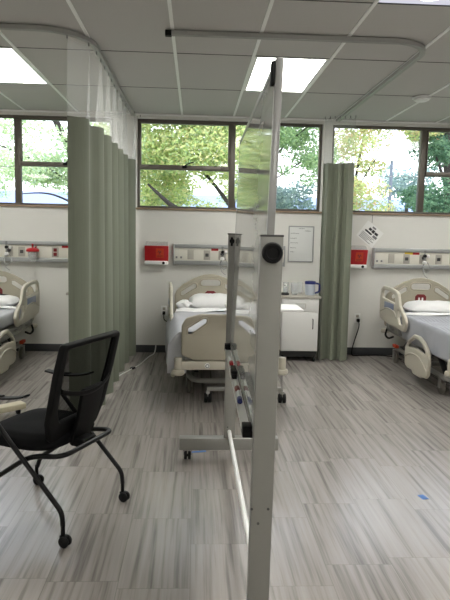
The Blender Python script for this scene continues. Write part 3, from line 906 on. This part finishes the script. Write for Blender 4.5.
def pillow(label, bx, w=.30, d=.19, hgt=.085, y=.72, x=0, rz=0, crumple=.0, seed=1):
    rnd = random.Random(seed)
    ph = [rnd.uniform(0, 6) for _ in range(6)]
    bm_ = MB()
    def top(u, v, s):
        a, b = 2*u-1, 2*v-1
        e = max(0, (1-abs(a)**5))**.5 * max(0, (1-abs(b)**4))**.5
        n = .006*math.sin(9*a+ph[0]) * math.sin(7*b+ph[1]) + crumple*math.sin(14*a+ph[2]+3*b)*math.sin(11*b+ph[3])
        pinch = 1 - .05*(a*a*b*b)
        return Vector((a*w*(1-.06*b*b)*pinch, b*d*(1-.06*a*a)*pinch, s*(hgt*e + n*e)))
    bm_.grid(lambda u, v: top(u, v, 1), 26, 20)
    bm_.grid(lambda u, v: top(u, v, -.55), 26, 20)
    bmesh.ops.remove_doubles(bm_.bm, verts=bm_.bm.verts, dist=1e-4)
    o = bm_.build('pillow', M['linen'], ang=70)
    tag(o, label, 'pillow', 'bed pillows')
    mm = bx @ T(x, y, .628+hgt*.5) @ Matrix.Rotation(rz, 4, 'Z')
    o.matrix_world = mm
    return o
BC, BL, BR = (T(*q[:2], 0) @ Matrix.Rotation(q[2], 4, 'Z') for q in ((.25, 5.97, R_(3.66)), (-2.285, 5.97, 0), (2.69, 5.965, R_(-.6))))
pillow('white pillow leaning at the headboard of the centre bed', BC, .335, .21, .104, y=.76, x=.055, crumple=.004)
pillow('white pillow on the left bed with dark straps across it', BL, .33, .20, .075, y=.70, x=0, seed=4)
pillow('flat white pillow on the right bed', BR, .345, .21, .082, y=.66, x=.05, seed=9)

def cloth(name, label, cat, group, bx, x0, x1, y0, y1, zt, drop_l, drop_r, m, wav=.004, seed=0, out=.03, puff=0, fold=False):
    """a sheet lying on the mattress, hanging over its sides"""
    rnd = random.Random(seed); ph = [rnd.uniform(0, 6) for _ in range(4)]
    W = x1-x0
    tot = drop_l + W + drop_r
    def f(u, v):
        s = u*tot
        y = y0 + (y1-y0)*v
        wob = wav*(math.sin(13*u+ph[0]+9*v)+math.sin(23*v+ph[1]+5*u)) 
        rr = .035
        if s < drop_l:
            k = drop_l-s
            dx, dz = -.012 - (.010 if out < .1 else .004)*math.sin(11*y+ph[2])*k/max(drop_l, .01) - (out*min(k, .14) if out > .1 else .03*k), -k
            if k < rr: dx *= k/rr; dz = -k*k/rr/2
            else: dz = -(k-rr/2)
            return Vector((x0+dx, y, zt+dz))
        if s > drop_l+W:
            k = s-drop_l-W
            dx, dz = .012 + .010*math.sin(11*y+ph[3])*k/max(drop_r, .01) + .03*k, -k
            if k < rr: dx *= k/rr; dz = -k*k/rr/2
            else: dz = -(k-rr/2)
            return Vector((x1+dx, y, zt+dz))
        e = min(1, (s-drop_l)/.05, (drop_l+W-s)/.05)
        return Vector((x0+s-drop_l, y, zt + (wob+puff*math.sin(PI*v))*max(e, 0)))
    m_ = MB().grid(f, 44, 24, .006)
    if fold:
        def g(u, v):
            q = f(u*drop_l/tot, 0)
            return Vector((q.x + (x0+.05-q.x)*v, q.y - .006*math.sin(PI*v), q.z))
        m_.grid(g, 16, 4, .006)
    o = m_.build(name, m, ang=70)
    tag(o, label, cat, group)
    o.matrix_world = bx
    return o
cloth('bed_sheet', 'white sheet edge folded back on the centre bed below its pillow', 'bed sheet', 'bed sheets', BC, -.415, .415, .32, .56, .642, .03, .10, M['linen'], .006, 1, puff=.012)
cloth('blanket', 'grey blanket covering the lower part of the centre bed', 'blanket', 'bed blankets', BC, -.42, .42, -.93, .34, .637, .38, .10, M['blanket_plain'], .005, 2, out=.72, fold=True)
cloth('bed_sheet', 'white sheet edge folded over the blanket on the right bed', 'bed sheet', 'bed sheets', BR, -.415, .415, .28, .45, .646, .05, .10, M['linen'], .003, 3, puff=.008)
cloth('blanket', 'grey blue blanket hanging over the side of the right bed', 'blanket', 'bed blankets', BR, -.42, .42, -.93, .31, .637, .26, .16, M['blanket'], .007, 4)
cloth('bed_sheet', 'white sheet edge on the left bed below its pillow', 'bed sheet', 'bed sheets', BL, -.415, .415, .30, .46, .645, .03, .04, M['linen'], .004, 5, puff=.008)
cloth('blanket', 'pale grey blanket on the left bed', 'blanket', 'bed blankets', BL, -.42, .42, -.93, .33, .637, .1, .12, M['blanket_plain'], .004, 6)
t = thing('restraint_strap', 'dark thin straps lying across the pillow of the left bed', 'strap', (-2.25, 6.64, .745))
MB().tube(catmull([(-.20, -.05, -.02), (-.05, -.03, .006), (.09, .03, .004), (.17, .09, -.01)], 6), .007, 6).build('strap', M['ink'], t)
MB().tube(catmull([(-.2, .05, -.01), (-.03, .07, .005), (.08, .10, .0), (.16, .12, -.025)], 6), .006, 6).build('strap', M['ink'], t)
# crumpled cloth beside the centre pillow
rnd = random.Random(11)
def crump(u, v):
    a = u*2*PI; b = v*PI
    r = 1+.22*math.sin(3*a+2*b)+.15*math.sin(5*a-3*b)
    return Vector((.075*math.cos(a)*math.sin(b)*r, .06*math.sin(a)*math.sin(b)*r, .045*math.cos(b)*(1+.2*math.sin(4*a))))
o = MB().grid(crump, 32, 16).build('crumpled_towel', M['linen'], ang=80)
tag(o, 'small crumpled white cloth left of the pillow on the centre bed', 'cloth')
o.matrix_world = BC @ T(-.33, .60, .685)
# overbed table at the foot of the centre bed
t = thing('overbed_table', 'white overbed table across the foot of the centre bed, behind the whiteboard post', 'overbed table', (.56, 4.83, 0))
MB().box(-.30, -.15, .862, .315, .19, .885, .008).build('table_top', M['white'], t)
MB().box(-.03, -.022, .13, .03, .022, .862, .006).build('column', M['post'], t)
b = MB(); b.box(-.03, -.03, .10, .03, .26, .14, .006); b.box(-.44, .235, .105, .215, .275, .14, .006)
b.build('base', M['bedgrey'], t)
b = MB(); b.tube(fillet3([(.225, .255, .075), (.22, .255, .17), (.21, .255, .28), (.12, .255, .30)], .04), .011, 8); b.build('upright_bar', M['chrome'], t)
for x in (-.43, .225):
    c = MB(); c.cyl((x-.032, .255, .042), (x-.004, .255, .042), .042, bev=.006); c.cyl((x+.004, .255, .042), (x+.032, .255, .042), .042, bev=.006); c.cyl((x-.005, .255, .042), (x+.005, .255, .042), .02); w_ = c.build('caster', M['rubber'], t)
    MB().box(x-.018, .24, .05, x+.018, .275, .105, .004).build('caster_fork', M['bedgrey'], w_)

# ------------------------------------------------------------------ rolling whiteboard
t = thing('rolling_whiteboard', 'tall double sided whiteboard in grey rolling stand, seen edge on', 'whiteboard', (.24, 2.82, 0))
OX, OY = .24, 2.82
L = lambda x, y, z: (x-OX, y-OY, z)
for y, name in ((1.88, 'near'), (3.78, 'far')):
    p = MB()
    lean = .009
    p.box(-.036, -.02, .145, .036, .02, 1.475, .003, M=T(0 if name == 'near' else .004, y-OY, 1.475) @ Matrix.Rotation(R_(.5 if name == 'near' else .1), 4, 'Y') @ T(0, 0, -1.475))
    post = p.build('post', M['post'], t)
    pts = ((-.03, .58), (.024, .58), (-.008, .53)) if name == 'near' else ((0, .22), )
    for x, z in pts: MB().cyl((x-.011, y-OY-.019, z), (x-.011, y-OY-.022, z), .0045, n=10).build('screw', M['beddark'], post)
    MB().box(-.037, y-OY-.021, 1.472, .037, y-OY+.021, 1.479, .002).build('post_cap', M['beddark'], post)
    f = MB(); f.box(-.325, y-OY-.035, .067, .325, y-OY+.035, .147, .004)
    foot = f.build('foot', M['post'], t)
    for s in (-1, 1):
        c = MB(); c.cyl((s*.27-.022, y-OY-.012, .027), (s*.27-.003, y-OY-.012, .027), .027, bev=.004); c.cyl((s*.27+.003, y-OY-.012, .027), (s*.27+.022, y-OY-.012, .027), .027, bev=.004); c.cyl((s*.27-.004, y-OY-.012, .027), (s*.27+.004, y-OY-.012, .027), .01)
        w_ = c.build('caster', M['rubber'], foot)
        MB().box(s*.27-.027, y-OY-.02, .03, s*.27-.0225, y-OY+.015, .068, .001).box(s*.27+.0225, y-OY-.02, .03, s*.27+.027, y-OY+.015, .068, .001).box(s*.27-.027, y-OY-.02, .058, s*.27+.027, y-OY+.02, .067, .001).build('caster_fork', M['chrome'], t)
MB().tube([(0, 1.9-OY, .235), (0, 3.76-OY, .19)], .013, 12).build('cross_rod', M['white'], t)
# pivot knobs
k = MB(); k.lathe([(0, 0), (.030, 0), (.033, .006), (.033, .02), (.029, .026), (.02, .026), (.018, .022), (0, .022)], M=T(.0, 1.86-OY, 1.423) @ Matrix.Rotation(PI/2, 4, 'X'))
k.build('pivot_knob', M['black'], t)
MB().lathe([(0, 0), (.016, 0), (.016, .02), (0, .02)], M=T(-.01, 3.76-OY, 1.43) @ Matrix.Rotation(PI/2, 4, 'X')).box(-.018, 3.745-OY, 1.40, -.004, 3.76-OY, 1.455, .003).build('pivot_latch', M['black'], t)
# board
ya, yb, za, zb = 1.935-OY, 3.715-OY, .775, 2.035
BM = T(.008, 0, 1.43) @ Matrix.Rotation(R_(-.5), 4, 'Z') @ Matrix.Rotation(R_(1.4), 4, 'Y') @ T(0, 0, -1.43)
MB().box(-.009, ya+.02, za+.02, .009, yb-.02, zb-.02).build('writing_panel', M['board'], t, smooth=False, M=BM)
f = MB()
f.box(-.010, ya, za, .015, ya+.026, zb, .003); f.box(-.010, yb-.022, za, .012, yb, zb, .003)
f.box(-.012, ya+.026, zb-.022, .012, yb-.026, zb, .003); f.box(-.012, ya+.026, za, .012, yb-.026, za+.022, .003)
f.build('board_frame', M['alu'], t, M=BM)
MB().box(-.024, ya+.002, zb-.085, -.010, ya+.03, zb-.01, .004).build('corner_clip', M['black'], t, M=BM)
tr = MB()
ty0, ty1 = 2.12-OY, 3.63-OY
tr.box(-.042, ty0, za-.022, -.010, ty1, za-.016, .002); tr.box(-.044, ty0, za-.022, -.041, ty1, za-.011, .001)
tray = tr.build('marker_tray', M['white'], t, M=BM)
MB().box(-.046, ty1, za-.026, -.008, ty1+.06, za+.016, .004).build('tray_end_cap', M['black'], tray, M=BM)
MB().box(-.046, ty0-.06, za-.026, -.008, ty0, za+.016, .004).build('tray_end_cap', M['black'], tray, M=BM)
TZ = za-.016
def on_tray(x, y): 
    q = BM @ Vector((x, y-OY, za-.016)); return (OX+q.x, OY+q.y, q.z)
def marker(label, m, x, y, L_, rz):
    q = on_tray(x, y)
    o = thing('marker', label, 'marker', (q[0], q[1], q[2]+.0115), R_(-.75)+rz, 'markers in the tray')
    MB().cyl((0, 0, 0), (0, L_, 0), .0105, n=14).build('barrel', M['barrel'], o)
    MB().cyl((0, -.05, 0), (0, 0, 0), .0114, n=14, bev=.002).build('cap', m, o)
    return o
marker('white marker with bright red cap lying near the far end of the tray', M['red'], -.028, 3.22, .12, R_(1))
marker('marker with dark red cap in the tray in front of the eraser', M['darkred'], -.028, 2.68, .10, R_(1))
marker('marker with dark blue cap nearest the camera in the tray', M['bluelid'], -.028, 2.50, .10, R_(-1))
q = on_tray(-.028, 2.95)
o = thing('board_eraser', 'black felt eraser standing in the middle of the marker tray', 'eraser', (q[0], q[1], q[2]+.0005), R_(-.75))
MB().box(-.013, -.07, 0, .013, .07, .024, .004).build('felt', M['foam'], o)
MB().box(-.014, -.072, .024, .014, .072, .040, .005).build('grip', M['black'], o)

# ------------------------------------------------------------------ office chair
cl = Vector((.42, .907, 0)).normalized(); cf = Vector((-cl.y, cl.x, 0))
CH = Matrix(((cl.x, cf.x, 0, -.49), (cl.y, cf.y, 0, 2.92), (0, 0, 1, 0), (0, 0, 0, 1)))   # local: x lateral, y forward
t = thing('office_chair', 'black mesh back office chair on casters, facing left', 'office chair')
t.matrix_world = CH
# frame tubes
fr = MB()
loop = fillet3([(-.245, .565, .105), (-.245, .54, .17), (-.235, .40, .265), (-.225, .22, .39), (-.22, .03, .415), (.22, .03, .415), (.225, .22, .39), (.235, .40, .265), (.245, .54, .17), (.245, .565, .105)], .07, 6)
fr.tube(loop, .0125, 10)
fr.build('seat_frame', M['chairblack'], t)
for s in (-1, 1):
    g = MB()
    x = s*.262
    g.tube(fillet3([(x, .0, .10), (x, .005, .165), (x, .29, .445), (x, .41, .57), (x, .46, .655), (x, .40, .672), (x, .34, .676)], .05, 6), .012, 10)
    g.build('leg', M['chairblack'], t)
    a = MB()
    def pad(u, v):
        y = .20 + .30*u
        z = .683 + .012*math.sin(u*PI*1.1+2.6) + .010*(1-u)**6
        b = 2*PI*v
        return Vector((x + .024*math.copysign(abs(math.cos(b))**.5, math.cos(b)), y, z + .006*math.copysign(abs(math.sin(b))**.7, math.sin(b))))
    a.grid(pad, 20, 20)
    a.build('armrest', M['black'], t)
    for y in (0, .57):
        xx = s*.262 if y == 0 else s*.245
        c = MB()
        for q in (-1, 1):
            c.lathe([(.0, -.010), (.020, -.010), (.026, -.006), (.027, .002), (.022, .010), (.0, .010)], n=20, M=T(xx+q*.013, y-.012, .0275) @ Matrix.Rotation(PI/2, 4, 'Y'))
        w_ = c.build('caster', M['rubber'], t)
        MB().cyl((xx, y, .05), (xx, y, .115), .010).box(xx-.012, y-.022, .028, xx+.012, y+.014, .056, .005).build('caster_stem', M['black'], w_)
# seat
s_ = MB()
def seat(u, v):
    a = 2*PI*v
    ca, sa = math.cos(a), math.sin(a)
    k = 2/3.6
    X = .245*math.copysign(abs(ca)**k, ca); Y = .235*math.copysign(abs(sa)**k, sa)
    prof = [(0, .068), (.5, .064), (.8, .056), (.95, .036), (1.0, .010), (.97, -.012), (.85, -.02), (0, -.02)]
    i = u*7; j = min(int(i), 6); f = i-j
    r = prof[j][0]*(1-f)+prof[j+1][0]*f; z = prof[j][1]*(1-f)+prof[j+1][1]*f
    return Vector((X*r, .335+Y*r, .432+z - .02*max(0, (Y*r-.12)/.115)**2 - .012*(1-(r))**2))
s_.grid(seat, 28, 48)
s_.build('seat', M['fabric'], t, ang=60)
# back: tilted plane, local (lateral, up) -> chair space
tilt = math.atan2(.105, .42)
BK = Matrix.Translation((0, .128, .50)) @ Matrix.Rotation(tilt, 4, 'X') @ XZ
fo = fillet([(-.19, -.05), (-.236, .06), (-.246, .30), (-.238, .468), (.245, .472), (.248, .30), (.236, .08), (.19, -.05)], [.05, .05, .05, .03, .03, .05, .05, .05], 6)
fi = fillet([(-.145, .05), (-.178, .12), (-.192, .30), (-.194, .440), (.204, .443), (.202, .30), (.186, .12), (.15, .05)], [.03, .03, .03, .015, .015, .03, .03, .03], 6)
MB().plate(fo, [fi], th=.034, bev=.011, M=BK).build('back_frame', M['black'], t)
ms = MB()
def pane(u, v):
    x = (-1+2*u)*.205; z = .04 + .41*v
    return BK @ Vector((x, z, .014*(1-(2*u-1)**2)*-1))
ms.grid(pane, 14, 14)
ms.build('back_mesh', M['mesh'], t)
lb = MB()
def lum(u, v):
    x = (-1+2*u)*.200; d = 1-(2*u-1)**2
    b = 2*PI*v
    z = .235 - .030*d
    return BK @ Vector((x + 0, z + .013*math.sin(b), .028 + .035*d + .006*math.cos(b)))
lb.grid(lum, 24, 10)
lb.build('lumbar_support', M['black'], t)
sp = MB()
sp.plate(fillet([(-.06, -.09), (-.05, .06), (-.06, .22), (.13, .22), (.12, .06), (.08, -.09)], .02, 4), th=.022, bev=.006, M=BK @ T(0, 0, .045))
sp.box(-.05, -.02, -.03, .05, .06, .012, .006, M=T(0, .05, .43))
sp.build('back_bracket', M['black'], t)

# overbed table of the left bed: only the end of its base shows at the left edge
t = thing('overbed_table', 'beige table base on the floor beyond the office chair, cut by the left edge', 'overbed table', (-1.46, 4.66, 0), R_(43))
MB().box(-.62, -.05, .045, .13, .05, .095, .012).build('base', M['beige'], t)
MB().box(-.62, -.04, .09, -.55, .04, .80, .01).build('column', M['post'], t)
MB().box(-1.05, -.20, .80, -.40, .20, .825, .008).build('table_top', M['beige'], t)
for x in (-.58, .08):
    MB().cyl((x-.012, 0, .024), (x+.012, 0, .024), .024, bev=.004).build('caster', M['rubber'], t)

# blue tape marks
for (x, y, w_, h_, lab) in ((1.326, 3.20, .020, .028, 'small blue tape mark on the floor at the right'), (.045, 3.90, .05, .012, 'small blue tape mark on the floor under the whiteboard foot')):
    o = MB().box(-w_, -h_, 0, w_, h_, .0012).build('tape_mark', M['tape'], smooth=False)
    o.location = (x, y, 0); o.rotation_euler = (0, 0, R_(12))
    tag(o, lab, 'tape')

# ------------------------------------------------------------------ outdoors
struct(MB().box(-40, YW+.25, -.5, 45, 70, -.3).build('ground', M['ground'], smooth=False))
def tree(label, base, trunk, branches, clumps, nleaf, lsize, leafmat, seed, barkm='bark'):
    """trunk: list of (x,y,z,r); branches: list of lists; clumps: (x,y,z,rx,ry,rz)"""
    rnd = random.Random(seed)
    t = thing('tree', label, 'tree', base, 0, 'trees outside the windows')
    o = Vector(base)
    m = MB()
    def lim(pts):
        P = [Vector(p[:3])-o for p in pts]; rr = [p[3] for p in pts]
        Q = catmull(P, 6); n = len(Q)
        rs = []
        for i in range(n):
            k = i/(n-1)*(len(rr)-1); j = min(int(k), len(rr)-2); f = k-j
            rs.append(rr[j]*(1-f)+rr[j+1]*f)
        m.tube(Q, rs, 8)
    lim(trunk)
    m.build('trunk', M[barkm], t)
    for b in branches:
        m = MB(); lim(b); m.build('branch', M[barkm], t)
    # leaves: folded blades
    verts, faces = [], []
    vol = [c[3]*c[4]*c[5] for c in clumps]
    area = [(v**(2/3)) for v in vol]; tot = sum(area)
    for c, a in zip(clumps, area):
        for _ in range(int(nleaf*a/tot)):
            while True:
                p = Vector((rnd.uniform(-1, 1), rnd.uniform(-1, 1), rnd.uniform(-1, 1)))
                if p.length <= 1: break
            p = Vector((c[0]+p.x*c[3], c[1]+p.y*c[4], c[2]+p.z*c[5])) - o
            Rm = Euler((rnd.uniform(0, 6.28), rnd.uniform(0, 6.28), rnd.uniform(0, 6.28))).to_matrix()
            s = lsize*rnd.uniform(.6, 1.4)
            i = len(verts)
            for q in ((0, -s, 0), (s*.45, 0, s*.12), (0, s, 0), (-s*.45, 0, s*.12)):
                verts.append(tuple(p + Rm @ Vector(q)))
            faces += [(i, i+1, i+2), (i, i+2, i+3)]
    me = bpy.data.meshes.new('foliage'); me.from_pydata(verts, [], faces); me.materials.append(M[leafmat])
    f = bpy.data.objects.new('foliage', me); COL.objects.link(f); f.parent = t
    return t
def clump(rnd, n, x0, x1, y0, y1, z0, z1, r0, r1):
    return [(rnd.uniform(x0, x1), rnd.uniform(y0, y1), rnd.uniform(z0, z1), *(lambda r: (r*1.2, r, r*.75))(rnd.uniform(r0, r1))) for _ in range(n)]
rr = random.Random(5)
# left window tree
tree('pale leafed tree outside the left window', (-1.9, 13.6, -.3), [(-1.9, 13.6, -.3, .11), (-2.2, 13.4, 1.7, .10), (-2.6, 13.2, 2.9, .085), (-3.2, 13.0, 4.2, .06)],
     [[(-2.4, 13.3, 2.3, .035), (-3.4, 12.9, 2.9, .025), (-4.4, 12.7, 3.3, .012)], [(-2.2, 13.4, 1.8, .03), (-3.0, 12.9, 2.2, .02), (-3.6, 12.7, 2.2, .01)]],
     clump(rr, 34, -6.4, -1.7, 11.8, 13.6, 2.7, 4.6, .35, .6) + clump(rr, 12, -4.2, -1.9, 12.4, 13.4, 2.15, 2.8, .2, .34), 24000, .04, 'leaf_pale', 1)
# big lime tree left of the centre window
tree('dense lime green tree outside the left half of the centre window', (.95, 13.4, -.3), [(.95, 13.4, -.3, .08), (.85, 13.4, 1.4, .075), (.8, 13.3, 2.3, .06), (.6, 13.2, 4.5, .04)],
     [[(.2, 12.6, 1.45, .075), (-.25, 12.3, 1.85, .065), (-.55, 12.1, 2.05, .05), (-.95, 11.9, 2.4, .02)], [(.82, 13.3, 2.0, .05), (.3, 12.9, 2.6, .04), (-.4, 12.5, 3.3, .02)], [(.2, 12.6, 1.45, .08), (.6, 13.0, 1.1, .09), (.95, 13.4, .7, .1)],
      ],
     clump(rr, 64, -1.55, 1.15, 11.4, 13.6, 2.75, 4.6, .35, .6) + clump(rr, 18, -1.55, 1.0, 12.8, 13.8, 2.2, 2.8, .2, .34) + clump(rr, 22, -1.6, 1.1, 13.2, 14.4, 1.75, 2.5, .2, .34), 54000, .04, 'leaf_lime', 2)
# thin arching tree right half of the centre window
tree('slender arching tree outside the right half of the centre window', (1.45, 13.5, -.3), [(1.45, 13.5, -.3, .04), (1.4, 13.5, 1.6, .035), (1.45, 13.4, 2.6, .03), (2.0, 13.3, 4.2, .02)],
     [[(1.42, 13.4, 2.3, .025), (1.75, 13.2, 3.2, .018), (2.4, 13, 3.8, .01)], [(1.42, 13.4, 2.0, .025), (1.35, 13.2, 3.2, .018), (1.6, 13, 4.0, .01)], [(1.2, 13.0, 2.45, .03), (1.6, 12.8, 2.6, .02), (2.2, 12.6, 3.0, .01)]],
     clump(rr, 22, 1.1, 2.9, 12.5, 13.8, 3.1, 4.6, .28, .46) + clump(rr, 8, 1.2, 2.9, 12.5, 13.6, 2.6, 3.1, .16, .28), 13000, .036, 'leaf_mid', 3)
tree('bluish shrub below the arching tree outside the centre window', (2.0, 14.5, -.3), [(2.0, 14.5, -.3, .05), (2.0, 14.5, 1.5, .04), (2.1, 14.5, 2.4, .02)], [],
     clump(rr, 14, 1.2, 3.1, 13.9, 15.0, 1.5, 2.7, .3, .45), 7500, .045, 'leaf_blue', 4)
# right window, left pane
tree('turning tree with orange tinged leaves outside the right window', (3.6, 13.8, -.3), [(3.6, 13.8, -.3, .05), (3.62, 13.8, 1.6, .045), (3.7, 13.8, 3.0, .035), (3.9, 13.6, 4.4, .02)],
     [[(3.65, 13.8, 2.4, .02), (3.9, 13.5, 3.0, .014), (4.2, 13.3, 3.5, .01)]],
     clump(rr, 18, 3.2, 4.2, 12.9, 14.2, 2.4, 4.6, .28, .42) + clump(rr, 12, 4.2, 5.6, 12.9, 14.0, 3.75, 4.6, .25, .4) + clump(rr, 10, 3.3, 4.4, 13, 14, 1.6, 2.6, .2, .34), 14000, .038, 'leaf_autumn', 5)
tree('dark green tree with thick trunk outside the right pane of the right window', (6.1, 14.0, -.3), [(6.1, 14.0, -.3, .17), (6.05, 14, 1.6, .16), (5.95, 14.0, 3.0, .14), (5.85, 14.1, 5.0, .11)],
     [[(5.95, 14, 2.5, .05), (5.5, 13.6, 3.2, .03), (5.1, 13.4, 3.7, .015)]],
     clump(rr, 16, 5.3, 7.2, 14.1, 15.2, 1.2, 4.8, .4, .6) + clump(rr, 14, 4.9, 6.8, 13.0, 13.8, 1.6, 2.9, .22, .4) + clump(rr, 9, 4.9, 5.7, 12.9, 14.0, 3.3, 4.6, .22, .36), 18000, .045, 'leaf_dark', 6)
tree('tall hedge tree far behind the lamp post', (9.6, 27, -.3), [(9.6, 27, -.3, .12), (9.6, 27, 2, .1), (9.6, 27, 3.5, .06)], [],
     clump(rr, 16, 8.6, 12, 26.5, 27.5, 2.2, 4.4, .4, .7), 4500, .08, 'leaf_blue', 8)
# lamp post
lx, ly = 8.15, 25.0
t = thing('street_lamp', 'grey lamp post outside the right window', 'street lamp', (lx, ly, -.3))
MB().tube([(0, 0, 0), (0, 0, 4.9)], [.085, .065], 12).build('pole', M['lamp_post'], t)
MB().lathe([(0, 4.9), (.1, 4.9), (.24, 5.2), (.26, 5.5), (.2, 5.55), (0, 5.62)]).build('lamp_head', M['white'], t)
MB().lathe([(0, 0), (.2, 0), (.2, .3), (.12, .4), (0, .4)]).build('base', M['lamp_post'], t)
# long low building far behind
t = thing('low_building', 'long low building with pale blue roof far beyond the trees', 'building', (0, 33, -.3))
MB().box(-26, 0, 0, 26, 8, 2.75).build('wall', M['bwall'], t, smooth=False)
rf = MB()
rf.grid(lambda u, v: Vector((-26.5+53*u, -.8+4.8*v, 2.70+1.35*v)), 1, 1, .12)
rf.grid(lambda u, v: Vector((-26.5+53*u, 8.8-4.8*v, 2.70+1.35*v)), 1, 1, .12)
rf.build('roof', M['roof'], t, smooth=False)

# ------------------------------------------------------------------ light, camera
wld = bpy.data.worlds.new('World'); S.world = wld; wld.use_nodes = True
nt = wld.node_tree; bg = nt.nodes['Background']
tc = nt.nodes.new('ShaderNodeTexCoord'); sp = nt.nodes.new('ShaderNodeSeparateXYZ'); rp = nt.nodes.new('ShaderNodeValToRGB')
nt.links.new(tc.outputs['Generated'], sp.inputs[0]); nt.links.new(sp.outputs[2], rp.inputs[0])
rp.color_ramp.elements[0].position = 0; rp.color_ramp.elements[0].color = srgb(246, 248, 255)
rp.color_ramp.elements[1].position = .6; rp.color_ramp.elements[1].color = srgb(232, 238, 252)
nt.links.new(rp.outputs[0], bg.inputs['Color'])
bg.inputs['Strength'].default_value = 2.8

cd = bpy.data.cameras.new('camera'); cam = bpy.data.objects.new('camera', cd); COL.objects.link(cam)
cd.sensor_fit = 'VERTICAL'; cd.sensor_height = 24.0; cd.lens = 594.4/600*24.0
cd.shift_x = 1.5/600; cd.clip_start = .05; cd.clip_end = 200
p, y, r = R_(6.46), R_(2.81), R_(1.21)
fw = Vector((math.sin(y)*math.cos(p), math.cos(y)*math.cos(p), -math.sin(p)))
rt = Vector((math.cos(y), -math.sin(y), 0)); up = rt.cross(fw)
rt2 = rt*math.cos(r)+up*math.sin(r); up2 = -rt*math.sin(r)+up*math.cos(r)
cam.matrix_world = Matrix(((rt2.x, up2.x, -fw.x, 0), (rt2.y, up2.y, -fw.y, 0), (rt2.z, up2.z, -fw.z, 1.482), (0, 0, 0, 1)))
S.camera = cam
S.view_settings.view_transform = 'Standard'; S.view_settings.look = 'None'
S.view_settings.exposure = 1.1; S.view_settings.gamma = 1; S.view_settings.use_curve_mapping = False
